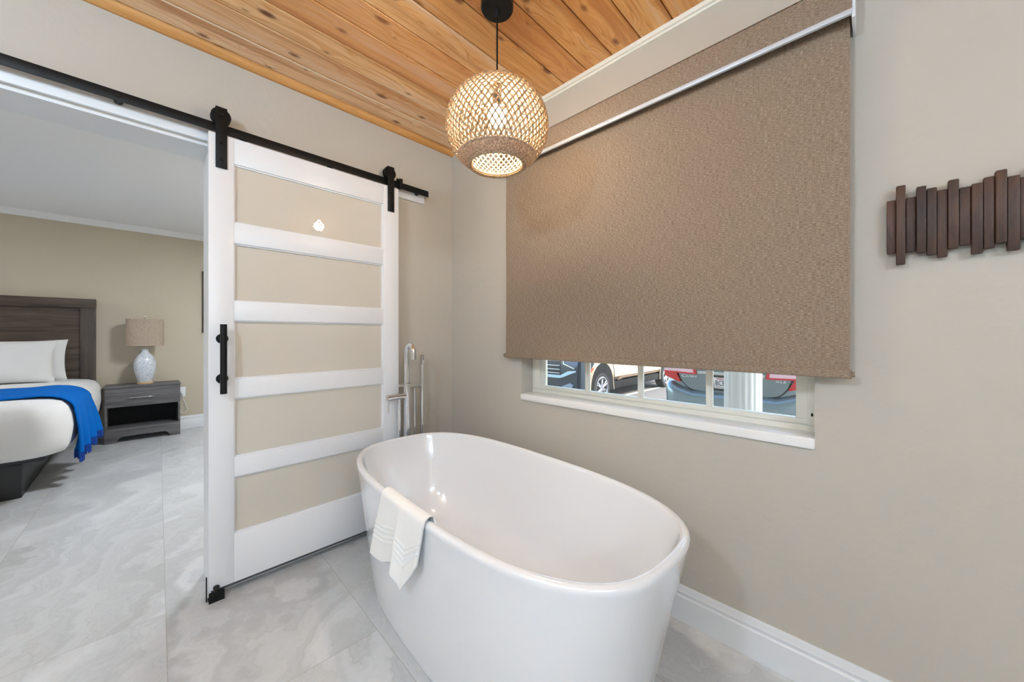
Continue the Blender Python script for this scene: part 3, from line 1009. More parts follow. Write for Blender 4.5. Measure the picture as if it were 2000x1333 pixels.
for ins, z, rad in ((.10, ZB + .005, .16), (.055, ZB, .17), (.03, ZB + .012, .18), (.012, ZB + .06, .18), (.0, ZB + .18, .18), (.004, ZT - .12, .18), (.02, ZT - .06, .17), (.05, ZT - .022, .16), (.10, ZT - .004, .13), (.2, ZT + .008, .08), (.45, ZT + .014, .06), (.7, ZT + .016, .04)):
    ring = bed_ring(ins, z, rad)
    ring = [(x, y + (.075 * max(0, min(1, (-2.15 - x) / 1.6)) if y > -2.5 and ins < .3 else 0), zz) for (x, y, zz) in ring]
    w = .012 if ins < .06 and z > ZB + .01 else .003
    ring = [(x + w * .6 * noise2(y * 3, z * 2, 1) + (0 if x < BX0 + .1 else .0), y + w * .6 * noise2(x * 3, z * 3, 4), zz + w * .5 * noise2(x * 2.4, y * 2.4, 2)) for (x, y, zz) in ring]
    rings.append(ring)
loft(bm, rings)
obj('mattress', bm, M['linen'], bed, angle=70)
bm = BM(); box(bm, -3.86, -2.12, -3.40, -2.04, .262, .302, .003); box(bm, -3.80, -2.205, -3.20, -2.155, 0, .265, .003)
obj('platform', bm, M['bedbase'], bed)
hb = None
bm = BM(); box(bm, -3.955, -3.925, -3.46, -1.99, .25, 1.47, .0); hb = obj('headboard', bm, M['headwood'], bed, smooth=False)
bm = BM(); box(bm, -3.962, -3.905, -3.55, -1.90, 1.455, 1.556, .004); obj('top_rail', bm, M['headwood'], hb)
for a, b in ((-2.012, -1.902), (-3.548, -3.438)):
    bm = BM(); box(bm, -3.962, -3.908, a, b, .0, 1.455, .003); obj('post', bm, M['headwood_v'], hb)

def pillow(name, cx, y0, y1, z0, zt, lean, thick, label, seed, flange=.0):
    bm = BM()
    NU, NV = 40, 26
    F = []; B = []
    for side, store in ((1, F), (-1, B)):
        for i in range(NU + 1):
            row = []
            for j in range(NV + 1):
                u = i / NU * 2 - 1; v = j / NV * 2 - 1
                # pillow outline: sides pulled in between pointed corners
                pu = u * (1 - .055 * (1 - abs(v) ** 2.2)); pv = v * (1 - .085 * (1 - abs(u) ** 2.6))
                t = max(0, (1 - abs(u) ** 3.2)) ** .55 * max(0, (1 - abs(v) ** 3.0)) ** .6
                y = (y0 + y1) / 2 + pu * (y1 - y0) / 2
                s = (pv + 1) / 2
                z = z0 + s * (zt - z0)
                x = cx - lean * s + side * thick * t / 2 + .008 * noise2(u * .6, v * .7, seed) * t
                # belly hangs lower
                x += side * thick * .12 * t * (1 - s)
                row.append(bm.verts.new((x, y, z)))
            store.append(row)
    for S_, fl in ((F, False), (B, True)):
        for i in range(NU):
            for j in range(NV):
                q = (S_[i][j], S_[i + 1][j], S_[i + 1][j + 1], S_[i][j + 1])
                bm.faces.new(q if not fl else q[::-1])
    bmesh.ops.remove_doubles(bm, verts=bm.verts[:], dist=.0006)
    o = obj(name, bm, M['linen'], angle=70)
    tag(o, label, 'pillow')
    return o
pillow('pillow', -3.565, -2.93, -2.145, .700, 1.115, .15, .17, 'white pillow at the front on the bed, leaning on the one behind', 1.0)
pillow('pillow', -3.765, -2.90, -2.085, .700, 1.120, .055, .10, 'white pillow at the back on the bed, against the headboard', 3.0)

# blue throw across the bed
def throw():
    NU, NV = 46, 110
    V = []
    path = []
    # cross-section over the bed (y, z): from middle across the top and down the near side
    for j in range(NV + 1):
        s = j / NV
        path.append(s)
    for i in range(NU + 1):
        u = i / NU              # 0 foot edge, 1 head edge
        row = []
        xt = -2.20 - .80 * u    # on top
        xd = -2.30 - .62 * u    # at the hem
        hemz = .235 + .055 * math.sin(u * PI) * 0 + (.07 * u)
        for j in range(NV + 1):
            s = j / NV
            if s < .62:
                f = s / .62
                y = -3.30 + (-2.06 + 3.30) * f
                x = xt; z = ZT + .026 + .004 * noise2(x * 3, y * 3, 2)
            elif s < .76:
                f = (s - .62) / .14
                a = f * PI / 2
                y = -2.06 + (.155 + .030 * u) * math.sin(a); z = ZT + .026 - .125 * (1 - math.cos(a))
                x = xt + (xd - xt) * .06 * f
            else:
                f = (s - .76) / .24
                g = .06 + .94 * f
                z = (ZT - .099) + (hemz - (ZT - .099)) * f
                y = -1.905 + .012 * math.sin(f * PI) + .030 * f * math.sin(u * 21.0 + .6) * (0.5 + .5 * f) + .030 * u + .050 * u * f
                x = xt + (xd - xt) * g + .010 * math.sin(u * 17 + f * 2) * f
            row.append((x, y, z, s))
        V.append(row)
    bm = BM()
    A = [[bm.verts.new((p[0], p[1], p[2])) for p in r] for r in V]
    def off(p):
        if p[3] < .62: return (p[0], p[1], p[2] - .010)
        if p[3] < .76:
            a = (p[3] - .62) / .14 * PI / 2
            return (p[0], p[1] - .010 * math.sin(a), p[2] - .010 * math.cos(a))
        return (p[0], p[1] - .010, p[2])
    B = [[bm.verts.new(off(p)) for p in r] for r in V]
    for i in range(NU):
        for j in range(NV):
            bm.faces.new((A[i][j], A[i + 1][j], A[i + 1][j + 1], A[i][j + 1]))
            bm.faces.new((B[i][j], B[i][j + 1], B[i + 1][j + 1], B[i + 1][j]))
    for j in range(NV):
        bm.faces.new((A[0][j], A[0][j + 1], B[0][j + 1], B[0][j]))
        bm.faces.new((A[NU][j], B[NU][j], B[NU][j + 1], A[NU][j + 1]))
    for i in range(NU):
        bm.faces.new((A[i][0], B[i][0], B[i + 1][0], A[i + 1][0]))
        bm.faces.new((A[i][NV], A[i + 1][NV], B[i + 1][NV], B[i][NV]))
    return bm, [V[i][NV] for i in range(NU + 1)]
tb, hem = throw()
thr = thing('throw_blanket', 'bright blue throw blanket laid across the white bed and hanging down its side', 'blanket', (-2.6, -2.2, .7))
M['blue'] = mat('royal_blue_wool', lin(0, 104, 194), .95, bump=(300, .6, .002), Specular_IOR_Level=.15)
M['fringe'] = mat('indigo_fringe', lin(14, 66, 150), .9, bump=(300, .5, .002))
obj('blanket_cloth', tb, M['blue'], thr, angle=180)
bm = BM()
rnd = random.Random(5)
for i in range(len(hem) - 1):
    for q in (0, .5):
        a, b = hem[i], hem[i + 1]
        x = a[0] + (b[0] - a[0]) * q; y = a[1] + (b[1] - a[1]) * q - .005; z = a[2] + (b[2] - a[2]) * q
        L = .055 + rnd.random() * .015
        tube(bm, [(x, y, z + .004), (x + rnd.uniform(-.004, .004), y + rnd.uniform(-.003, .004), z - L * .5), (x + rnd.uniform(-.007, .007), y + rnd.uniform(-.004, .006), z - L)], [.007, .0065, .005], 5)
fo = obj('fringe', bm, M['fringe'], thr)
fo['kind'] = 'stuff'

# nightstand
NX0, NX1, NY0, NY1 = -3.955, -3.655, -1.828, -1.232
ns = thing('nightstand', 'weathered grey wooden nightstand with one drawer and an open shelf beside the bed', 'nightstand', (-3.8, -1.53, 0))
bm = BM(); box(bm, NX0, NX1 + .005, NY0 - .003, NY1 + .003, .588, .610, .002); obj('top', bm, M['greywood_h'], ns)
for a, b in ((NY0, NY0 + .018), (NY1 - .018, NY1)):
    bm = BM(); box(bm, NX0, NX1 - .002, a, b, 0, .588, .001); obj('side_panel', bm, M['greywood_h'], ns)
bm = BM(); box(bm, NX0, NX1 - .01, NY0 + .018, NY1 - .018, .135, .155); obj('shelf', bm, M['greywood_h'], ns, smooth=False)
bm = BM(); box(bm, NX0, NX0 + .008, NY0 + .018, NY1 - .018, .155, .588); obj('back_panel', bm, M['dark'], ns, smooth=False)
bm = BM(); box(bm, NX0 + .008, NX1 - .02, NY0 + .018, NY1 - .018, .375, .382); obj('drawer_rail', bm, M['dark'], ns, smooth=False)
bm = BM(); box(bm, NX0 + .05, NX1 + .002, NY0 + .004, NY1 - .004, .384, .585, .002); dr = obj('drawer', bm, M['greywood_h'], ns)
bm = BM()
tube(bm, [(NX1 + .002, -1.655, .472), (NX1 + .016, -1.648, .475), (NX1 + .024, -1.62, .479), (NX1 + .026, -1.55, .481), (NX1 + .024, -1.48, .479), (NX1 + .016, -1.452, .475), (NX1 + .002, -1.445, .472)], .0048, 12)
obj('handle', bm, M['nickel'], dr)
bm = BM()
ap = [(NY0, 0), (NY0 + .085, 0), (NY0 + .10, .032), (NY0 + .12, .055), (NY0 + .16, .062), (NY1 - .16, .062), (NY1 - .12, .055), (NY1 - .10, .032), (NY1 - .085, 0), (NY1, 0), (NY1, .118), (NY0, .118)]
prism(bm, ap, 'x', NX1 - .016, NX1); obj('apron', bm, M['greywood_h'], ns)
bm = BM(); box(bm, NX1 - .016, NX1 + .003, NY0, NY1, .120, .155, .002); obj('front_rail', bm, M['greywood_h'], ns)

# table lamp
lx, ly = -3.80, -1.523
tl = thing('table_lamp', 'table lamp with tan drum shade and patterned blue white ceramic body on the nightstand', 'lamp', (lx, ly, .61))
mcer = mat('patterned_ceramic', rough=.25)
k = NT(mcer); o_ = k.obj()
n1 = k.n('ShaderNodeTexNoise', None, Vector=o_, Scale=30.0, Detail=1.5, Distortion=2.0).outputs[0]
ln_ = k.math('ABSOLUTE', k.math('SUBTRACT', k.math('FRACT', k.math('MULTIPLY', n1, 5.0)), .5))
k.col(k.ramp(ln_, [(.0, lin(140, 154, 178)), (.10, lin(172, 184, 200)), (.18, lin(228, 232, 236))]))
bm = BM(); lathe(bm, [(.0, .022), (.058, .022), (.062, .030), (.074, .075), (.086, .13), (.093, .19), (.092, .235), (.080, .285), (.058, .325), (.040, .345), (.030, .36), (.027, .385), (.034, .392), (.034, .398), (.0, .40)], (lx, ly, .61), 48)
obj('lamp_body', bm, mcer, tl)
bm = BM(); lathe(bm, [(.0, 0), (.066, 0), (.068, .006), (.068, .016), (.062, .022), (.0, .022)], (lx, ly, .61), 40); obj('wooden_foot', bm, mat('pale_wood', lin(214, 180, 138), .5), tl)
bm = BM()
def drum(bm, a, b, z0, z1, t=.002):
    rings = []
    for (aa, bb, zz) in ((a, b, z0), (a * .985, b * .985, z1), (a * .985 - t, b * .985 - t, z1), (a - t, b - t, z0)):
        rings.append([(lx + bb * math.cos(2 * PI * k / 64), ly + aa * math.sin(2 * PI * k / 64), zz) for k in range(64)])
    loft(bm, rings + [rings[0]], cap=False)
drum(bm, .158, .105, 1.043, 1.345)
obj('lamp_shade', bm, M['lampshade'], tl)
bm = BM(); cyl(bm, (lx, ly, 1.0), (lx, ly, 1.365), .004, 10)
for a in (0, PI / 2, PI, 1.5 * PI):
    cyl(bm, (lx, ly, 1.335), (lx + .102 * math.cos(a), ly + .153 * math.sin(a), 1.335), .0018, 6)
obj('harp', bm, M['nickel'], tl)
bm = BM(); lathe(bm, [(.0, 1.352 - .61), (.008, 1.353 - .61), (.009, 1.36 - .61), (.016, 1.366 - .61), (.019, 1.374 - .61), (.014, 1.382 - .61), (.0, 1.385 - .61)], (lx, ly, .61), 20); obj('finial', bm, mat('pale_finial', lin(226, 220, 206), .4), tl)

# wall outlet with cord beside the nightstand
ou = thing('wall_outlet', 'white outlet plate low on the bedroom wall behind the nightstand', 'outlet', (-3.97, -1.185, .46))
bm = BM(); box(bm, -3.9705, -3.963, -1.225, -1.165, .40, .52, .002); obj('cover_plate', bm, M['white'], ou)
bm = BM(); box(bm, -3.964, -3.940, -1.21, -1.182, .425, .46, .004); obj('plug', bm, M['white'], ou)
bm = BM(); tube(bm, [(-3.945, -1.195, .43), (-3.94, -1.19, .38), (-3.945, -1.165, .30), (-3.95, -1.15, .24), (-3.945, -1.17, .20), (-3.95, -1.205, .20), (-3.95, -1.226, .24)], .003, 8)
tag(obj('power_cord', bm, M['white']), 'thin white power cord looping down from the bedroom outlet', 'cord')

# framed picture seen edge on past the door
pf = thing('picture_frame', 'dark framed picture on the bedroom wall right of the table lamp', 'picture', (-3.97, -.72, 1.59))
bm = BM()
box(bm, -3.97, -3.945, -1.007, -.977, 1.195, 1.98, .002); box(bm, -3.97, -3.945, -.45, -.42, 1.195, 1.98, .002)
box(bm, -3.97, -3.945, -.977, -.45, 1.195, 1.225, .002); box(bm, -3.97, -3.945, -.977, -.45, 1.95, 1.98, .002)
obj('frame', bm, M['walnut'], pf)
bm = BM(); box(bm, -3.969, -3.958, -.98, -.447, 1.22, 1.955); obj('print', bm, mat('muted_print', lin(150, 160, 165), .6, bump=(6, .1, .001)), pf, smooth=False)

# ================================================================== OUTSIDE
GZ = -.40
M['asphalt'] = mat('asphalt', lin(128, 122, 116), .9, bump=(90, .5, .01))
M['road_paint'] = mat('white_road_paint', lin(240, 238, 230), .7)
M['concrete'] = mat('concrete', lin(176, 172, 164), .85, bump=(60, .3, .005))
bm = BM(); box(bm, -30, 26, .17, 45, GZ - .1, GZ); obj('asphalt_lot', bm, M['asphalt'], kind='structure', smooth=False)
bm = BM(); box(bm, -6, 8, .17, 2.0, GZ, -.12, .01); obj('porch_slab', bm, M['concrete'], kind='structure')
bm = BM(); box(bm, -6, 8, .17, 2.9, 2.62, 2.78); obj('porch_shade_roof', bm, M['trim_white'], kind='structure', smooth=False)  # unseen roof, deepened to keep the sun off sill and column
# painted parking stripes
for (xa, lab) in ((-2.47, 'white painted parking stripe beside the pickup truck wheels'), (-.95, 'white painted parking stripe between the pickup truck and the sedan'), (2.35, 'white painted parking stripe right of the sedan')):
    bm = BM(); prism(bm, [(xa - .03, 4.2), (xa + .07, 4.2), (xa + .19, 9.4), (xa + .09, 9.4)], 'z', GZ, GZ + .004)
    tag(obj('parking_stripe', bm, M['road_paint']), lab, 'road marking', 'parking stripes on the lot')

# porch post: round, fluted
bm = BM()
ring = []
NF = 20
prof2 = []
for k in range(NF * 8):
    a = 2 * PI * k / (NF * 8)
    f = (k % 8) / 8.0
    prof2.append((a, .122 - .004 * max(0, math.sin(PI * min(1, max(0, (f - .12) / .76))))))
rings = [[(1.452 + r_ * math.cos(a), 1.60 + r_ * math.sin(a), z) for a, r_ in prof2] for z in (-.12 + .08, 2.5)]
loft(bm, rings)
post = thing('porch_column', 'white fluted round porch column just outside the window', 'column', (1.452, 1.6, -.12))
obj('shaft', bm, mat('white_vinyl_column', lin(234, 235, 235), .45), post, angle=20)
bm = BM(); box(bm, 1.452 - .145, 1.452 + .145, 1.455, 1.745, -.12, -.04, .006); obj('base', bm, M['white'], post)
bm = BM(); box(bm, 1.452 - .145, 1.452 + .145, 1.455, 1.745, 2.5, 2.62, .006); obj('capital', bm, M['white'], post)

def carpaint(name, col, rough=.28, metal=.55):
    return mat(name, col, rough, metal, Coat_Weight=1.0, Coat_Roughness=.03)
M['sedan'] = carpaint('blue_grey_metallic_paint', lin(132, 150, 156), .30, .55)
M['gold'] = carpaint('champagne_metallic_paint', lin(222, 200, 168), .35, .25)
M['carglass'] = mat('dark_car_glass', (.02, .025, .03, 1), .05, 0, Coat_Weight=1.0)
M['red'] = mat('red_tail_lens', lin(206, 24, 34), .12, 0, Coat_Weight=1.0)
M['redclear'] = mat('pale_tail_lens', lin(236, 196, 204), .12, 0, Coat_Weight=1.0)
M['plastic'] = mat('black_car_plastic', (.03, .033, .036, 1), .45)
M['tyre'] = mat('tyre_rubber', (.035, .034, .034, 1), .85)
M['alloy'] = mat('alloy', (.72, .74, .78, 1), .25, .9)

def wheel(parent, x, y, z, R_, rim, w=.22, side=1, spokes=6):
    bm = BM()
    n = 64
    P = [(rim * .98, -w / 2 + .01), (rim + .02, -w / 2), (R_ - .03, -w / 2 + .005), (R_ - .006, -w / 2 + .03), (R_, 0), (R_ - .006, w / 2 - .03), (R_ - .03, w / 2 - .005), (rim + .02, w / 2), (rim * .98, w / 2 - .01)]
    rings = [[(x + q, y + r_ * math.cos(2 * PI * k / n), z + r_ * math.sin(2 * PI * k / n)) for k in range(n)] for r_, q in P]
    loft(bm, rings + [rings[0]], cap=False)
    wo_ = obj('wheel', bm, M['tyre'], parent)
    bm = BM()
    o = x + side * (w / 2 - .015)
    P = [(rim, 0), (rim, .014), (rim - .016, .018), (rim - .03, .002), (rim - .035, -.10), (.0, -.10)]
    rings = [[(o + side * q, y + max(r_, .001) * math.cos(2 * PI * k / n), z + max(r_, .001) * math.sin(2 * PI * k / n)) for k in range(n)] for r_, q in P]
    loft(bm, rings, cap=False)
    obj('rim_barrel', bm, M['alloy'], wo_)
    bm = BM()
    for s_ in range(spokes):
        for da in (-.10, .10):
            a = 2 * PI * s_ / spokes + PI / 2
            a1 = a + da * 1.5
            p0 = Vector((o, y + .045 * math.cos(a + da * 2), z + .045 * math.sin(a + da * 2)))
            p1 = Vector((o, y + (rim - .012) * math.cos(a1), z + (rim - .012) * math.sin(a1)))
            tube(bm, [p0, (p0 + p1) / 2 + Vector((side * .008, 0, 0)), p1], [.020, .015, .014], 8)
    cyl(bm, (o - side * .02, y, z), (o + side * .016, y, z), .058, 28)
    obj('spokes', bm, M['alloy'], wo_)
    return wo_

def car_section(cx, w, zb, zt, n=3.2, shoulder=.0):
    out = []
    N = 40
    zc = (zb + zt) / 2; hz = (zt - zb) / 2
    for k in range(N):
        a = 2 * PI * k / N
        ct, s_ = math.cos(a), math.sin(a)
        rr = (abs(ct) ** n + abs(s_) ** n) ** (-1 / n)
        x = rr * ct * w; z = rr * s_ * hz
        if z > 0: x *= 1 - shoulder * (z / hz) ** 2
        out.append((cx + x, zc + z))
    return out

# ---- sedan, rear towards the window
sx = .755
sd = thing('car', 'blue-grey sedan seen from behind through the window, right of the pickup', 'car', (sx, 6.5, GZ))
bm = BM()
st_ = [(4.205, .80, -.10, .60, .10), (4.215, .86, -.16, .68, .09), (4.25, .895, -.18, .71, .08), (4.40, .91, -.19, .725, .07), (4.9, .915, -.19, .74, .06), (6.0, .915, -.18, .70, .05), (7.2, .915, -.18, .66, .05), (8.4, .90, -.17, .56, .08), (8.8, .84, -.13, .45, .12), (8.92, .74, -.08, .32, .12)]
loft(bm, [[(x, y, z) for x, z in car_section(sx, w, a, b, 4.2, s_)] for y, w, a, b, s_ in st_])
obj('body', bm, M['sedan'], sd)
bm = BM()
def cab(y, w, z): return [(sx - w, y, .66), (sx - w, y, .67), (sx - w * .80, y, z), (sx + w * .80, y, z), (sx + w, y, .67), (sx + w, y, .66)]
loft(bm, [cab(4.75, .80, .72), cab(5.45, .80, 1.02), cab(6.5, .80, 1.06), cab(7.45, .80, .68)])
obj('cabin_glass', bm, M['carglass'], sd)
bm = BM(); loft(bm, [[(sx - .62, 5.4, 1.03), (sx - .62, 5.4, 1.0), (sx + .62, 5.4, 1.0), (sx + .62, 5.4, 1.03)], [(sx - .63, 6.0, 1.085), (sx - .63, 6.0, 1.05), (sx + .63, 6.0, 1.05), (sx + .63, 6.0, 1.085)], [(sx - .62, 6.55, 1.07), (sx - .62, 6.55, 1.04), (sx + .62, 6.55, 1.04), (sx + .62, 6.55, 1.07)]])
obj('roof', bm, M['sedan'], sd)
# trunk lid
lid = [(.06, .70), (.085, .56), (.11, .485), (.16, .42), (.22, .365), (.32, .345), (.50, .337), (.75, .335)]
lid = lid + [(2 * sx - x, z) for x, z in lid[:-1][::-1]]
def lean(bm):
    for v in bm.verts:
        v.co.y += (.52 - v.co.z) * .26
    return bm
bm = BM(); prism(bm, lid, 'y', 4.138, 4.22); bmesh.ops.bevel(bm, geom=[e for e in bm.edges if all(abs(v.co.y - 4.138) < .001 for v in e.verts)], offset=.006, segments=2, affect='EDGES'); lean(bm)
lidm = carpaint('shaded_lid_paint', lin(96, 106, 104), .35, .6)
tr_ = obj('trunk_lid', bm, M['sedan'], sd)
bm = BM()
seam = [(.085, .56), (.11, .485), (.16, .42), (.22, .365), (.32, .345), (.50, .337), (.75, .335)]
seam = seam + [(2 * sx - x, z) for x, z in seam[:-1][::-1]]
tube(bm, [(x, 4.142, z - .004) for x, z in seam], .008, 8); lean(bm)
obj('lid_seam', bm, M['plastic'], sd)
# bumper: a swept shelf round the tail
bm = BM()
plan = [(-.165, 4.75)]
for k in range(9):
    a = PI + PI / 2 * k / 8
    plan.append((-.165 + .22 + .22 * math.cos(a), 4.09 + .20 + .20 * math.sin(a)))
for k in range(1, 8): plan.append((.055 + (1.455 - .055) * k / 8, 4.09 - .02 * math.sin(PI * k / 8)))
for k in range(9):
    a = 1.5 * PI + PI / 2 * k / 8
    plan.append((1.675 - .22 + .22 * math.cos(a), 4.29 + .20 * math.sin(a)))
plan.append((1.675, 4.75))
prf = [(.13, .350), (.085, .338), (.045, .318), (.018, .290), (.004, .262), (.0, .235), (.004, .12), (.02, -.02), (.03, -.12), (.06, -.17), (.16, -.18)]
rings = []
for i, (x, y) in enumerate(plan):
    a = Vector(plan[max(0, i - 1)]); b = Vector(plan[min(len(plan) - 1, i + 1)])
    t = (b - a).normalized(); nrm = Vector((-t.y, t.x))      # inward
    c0 = Vector((sx, 5.2)) - Vector((x, y))
    if nrm.dot(c0) < 0: nrm = -nrm
    rise = max(0, (abs(x - sx) - .55)) / .37 * .15
    rings.append([(x + nrm.x * o_, y + nrm.y * o_, z + (rise * max(0, (z - .0) / .34))) for o_, z in prf])
loft(bm, rings)
obj('rear_bumper', bm, M['sedan'], sd)
bm = BM(); box(bm, .25, 1.26, 4.065, 4.16, -.20, -.06, .01); obj('bumper_valance', bm, M['plastic'], sd)
for mir in (0, 1):
    def mx_(x): return 2 * sx - x if mir else x
    bm = BM()
    P = [(-.135, .56), (-.10, .53), (.085, .463), (.105, .468), (.06, .56), (.035, .605), (-.12, .625)]
    prism(bm, [(mx_(x), z) for x, z in P], 'y', 4.115, 4.30); t_ = obj('tail_light', bm, M['red'], sd)
    bm = BM(); P = [(-.125, .61), (.325, .60), (.305, .69), (-.12, .72)]
    prism(bm, [(mx_(x), z) for x, z in P], 'y', 4.086, 4.26); obj('lens_bar', bm, M['redclear'], t_)
    bm = BM(); P = [(-.128, .602), (.335, .592), (.332, .612), (-.125, .626)]
    prism(bm, [(mx_(x), z) for x, z in P], 'y', 4.080, 4.2); P = [(.300, .60), (.335, .595), (.318, .695), (.288, .695)]; prism(bm, [(mx_(x), z) for x, z in P], 'y', 4.081, 4.2)
    obj('lens_edge', bm, M['red'], t_)
bm = BM(); box(bm, .345, 2 * sx - .345, 4.118, 4.2, .600, .645, .006); lean(bm); obj('trunk_garnish', bm, mat('pale_chrome', lin(206, 212, 210), .25, .6), sd)
# plate in its recess
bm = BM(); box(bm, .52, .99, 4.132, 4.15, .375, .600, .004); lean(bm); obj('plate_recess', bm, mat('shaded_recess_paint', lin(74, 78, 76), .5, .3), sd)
bm = BM(); box(bm, .555, .865, 4.124, 4.134, .408, .566, .003); lean(bm); pt = obj('licence_plate', bm, mat('white_plate', lin(232, 230, 230), .5), sd)
def put_text(s, size, x, z, y, m, parent, name, ext=.0015, sh=0.0, space=1.0, sxx=1.0):
    b = text_bm(s, size, ext, 'LEFT', sh, space)
    for v in b.verts:
        v.co = Vector((x + v.co.x * sxx, y - v.co.z, z + v.co.y))
    lean(b)
    return obj(name, b, m, parent, smooth=False)
pb = mat('plate_blue_black', lin(52, 58, 74), .5); prd = mat('plate_red', lin(186, 52, 52), .5)
put_text('BCB', .105, .572, .452, 4.122, pb, pt, 'plate_letters', sxx=.64, space=1.05)
put_text('WISCONSIN', .034, .592, .535, 4.122, prd, pt, 'plate_state')
put_text('OCT', .028, .575, .418, 4.122, pb, pt, 'plate_month')
put_text("America's Dairyland", .014, .645, .418, 4.122, pb, pt, 'plate_motto')
badge = mat('badge_chrome', lin(244, 248, 250), .5, 0)
put_text('C', .062, .115, .540, 4.134, badge, sd, 'model_badge', .003, .2, sxx=1.3)
put_text('AMRY', .046, .170, .541, 4.134, badge, sd, 'model_badge', .003, .2, sxx=1.25, space=1.1)
put_text('XLE', .046, 1.268, .553, 4.134, badge, sd, 'trim_badge', .003, .25, sxx=1.35, space=1.1)
for yy in (5.05, 7.9):
    for s_ in (-1, 1):
        wheel(sd, sx + s_ * .82, yy, GZ + .33, .33, .22, .20, s_)

# ---- pickup, nose towards the window
TX = -2.20
tk_ = thing('pickup_truck', 'champagne pickup truck parked nose towards the window, left of the sedan', 'truck', (-3.2, 7.5, GZ))
cxx = -3.2; hw = 1.0
bm = BM()
def tsec(y, w, zb, zt, e=7):
    return [(x, y, z) for x, z in car_section(cxx, w, zb, zt, e, .03)]
loft(bm, [tsec(4.93, .90, .10, .78), tsec(4.96, .955, .06, .82), tsec(5.10, .985, .04, .86), tsec(5.5, 1.0, .04, .90), tsec(6.25, 1.0, .04, .92), tsec(8.9, 1.0, .03, .93), tsec(10.6, 1.0, .05, .93), tsec(10.7, .97, .08, .90)])
obj('body', bm, M['gold'], tk_)
bm = BM()
def tcab(y, w, z, wt): return [(cxx - w, y, .90), (cxx - wt, y, z), (cxx + wt, y, z), (cxx + w, y, .90)]
loft(bm, [tcab(6.35, .93, .92, .90), tcab(6.95, .93, 1.42, .74), tcab(8.5, .93, 1.44, .74), tcab(8.85, .93, .95, .90)])
obj('cabin_glass', bm, M['carglass'], tk_)
bm = BM(); box(bm, cxx - .76, cxx + .76, 6.95, 8.5, 1.42, 1.48, .02); obj('roof', bm, M['gold'], tk_)
M['under'] = mat('underbody_well_shade', (.006, .006, .006, 1), .9)
# near-black plugs for the shade in the wheel wells, arches, rocker
for yy in (5.78, 9.45):
    bm = BM()
    pts = [(yy + .50 * math.cos(PI * k / 24), -.02 + .56 * math.sin(PI * k / 24)) for k in range(25)]
    pts = [(yy + .52, -.12)] + pts + [(yy - .50, -.12)]
    prism(bm, pts, 'x', TX - .30, TX + .004)
    obj('wheel_well_shade', bm, M['under'], tk_)
    bm = BM()
    tube(bm, [(TX + .006, p[0], p[1]) for p in pts], .013, 8)
    obj('arch_lip', bm, M['gold'], tk_)
    wheel(tk_, TX - .105, yy - .02, GZ + .36, .36, .255, .24, 1)
    wheel(tk_, cxx - hw + .105, yy - .02, GZ + .36, .36, .255, .24, -1)
bm = BM(); box(bm, cxx - .96, TX - .02, 6.33, 8.95, -.12, .05, .01); obj('rocker_panel', bm, M['under'], tk_)
bm = BM(); prism(bm, [(6.50, .075), (6.56, .125), (6.66, .15), (8.9, .135), (8.9, .115), (6.75, .115)], 'x', TX - .02, TX + .012); obj('door_molding', bm, mat('brown_molding', lin(120, 98, 78), .5), tk_)
bm = BM(); tube(bm, [(TX + .003, 6.22, .75), (TX + .003, 6.24, .5), (TX + .003, 6.31, .36), (TX + .003, 6.34, .05)], .007, 6); obj('door_seam', bm, M['plastic'], tk_)
bm = BM(); prism(bm, [(5.21, .31), (5.26, .30), (5.39, .40), (5.43, .46), (5.38, .45)], 'x', TX - .03, TX + .016); obj('side_marker', bm, mat('orange_reflector', lin(236, 88, 52), .2, 0, Coat_Weight=1.0), tk_)
bm = BM(); prism(bm, [(4.92, -.10), (5.24, -.10), (5.24, .26), (5.31, .40), (5.44, .53), (5.38, .58), (4.92, .62)], 'x', TX - .08, TX + .006); obj('bumper_wrap', bm, mat('dark_fascia_side', lin(40, 50, 60), .5), tk_)
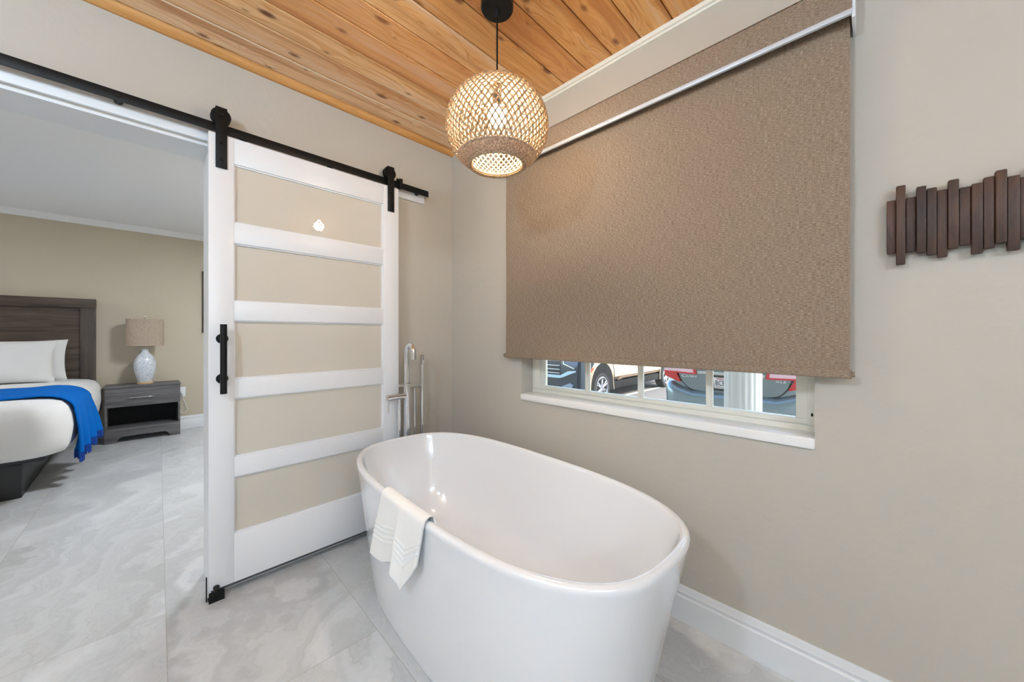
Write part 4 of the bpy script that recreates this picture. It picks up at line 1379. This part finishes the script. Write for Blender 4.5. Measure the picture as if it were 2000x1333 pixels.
# front: lower mask, grille, bars, bumper, lamps
M['navy'] = mat('dark_blue_grey_fascia', lin(46, 60, 74), .35, .2, Coat_Weight=.6)
bm = BM(); box(bm, cxx - .93, cxx + .93, 4.885, 5.2, -.10, .82, .03, 3); obj('front_fascia', bm, M['navy'], tk_)
bm = BM(); box(bm, cxx - .50, cxx + .50, 4.872, 4.9, .27, .68, .01); gr = obj('grille', bm, M['plastic'], tk_)
barm = mat('chrome_bars', lin(206, 218, 228), .2, .7)
for zc, hh in ((.615, .028), (.49, .008), (.405, .008), (.325, .008)):
    bm = BM(); box(bm, cxx - .49, cxx + .49, 4.860, 4.875, zc - hh, zc + hh, .003); obj('grille_bar', bm, barm, gr)
bm = BM(); prism(bm, [(cxx - .52, .22), (cxx + .50, .22), (cxx + .60, .25), (-2.30, .372), (-2.30, .40), (cxx + .72, .385), (cxx + .52, .285), (cxx - .52, .285)], 'y', 4.845, 4.95); obj('chrome_bumper', bm, mat('pale_blue_chrome', lin(176, 206, 226), .25, .5), tk_)
bm = BM(); prism(bm, [(-2.64, .70), (-2.605, .70), (-2.60, .545), (-2.33, .455), (-2.34, .435), (-2.625, .525)], 'y', 4.868, 4.9); obj('lamp_trim', bm, barm, tk_)
bm = BM(); prism(bm, [(-2.59, .69), (-2.585, .555), (-2.32, .47), (-2.27, .50), (-2.25, .69)], 'y', 4.875, 4.95); obj('headlight', bm, mat('headlamp_glass', lin(84, 108, 146), .1, .2, Coat_Weight=1.0), tk_)
bm = BM(); prism(bm, [(-2.75, .0), (-2.40, .03), (-2.36, .09), (-2.45, .13)], 'y', 4.872, 4.9); obj('fog_light', bm, mat('fog_lamp_glass', lin(150, 170, 190), .15, .3), tk_)

# ---- buildings and hedge across the lot
b = thing('building', 'low pale building across the parking lot with dark windows', 'building', (-8, 30, GZ))
bm = BM(); box(bm, -26, 18, 30, 36, GZ, 3.4); obj('wall', bm, mat('tan_stucco', lin(214, 198, 176), .9), b, smooth=False)
bm = BM(); prism(bm, [(29.2, 3.3), (36.8, 3.3), (33, 5.0)], 'x', -26.6, 18.6); obj('roof', bm, mat('grey_shingles', lin(120, 112, 108), .9), b, smooth=False)
for i in range(10):
    x = -24 + i * 4.2
    bm = BM(); box(bm, x, x + 1.5, 29.95, 30.02, .3, 1.7); f_ = obj('window', bm, M['carglass'], b, smooth=False)
    bm = BM(); box(bm, x + 2.1, x + 3.0, 29.95, 30.02, GZ, 1.7); obj('door', bm, M['navy'], b, smooth=False)
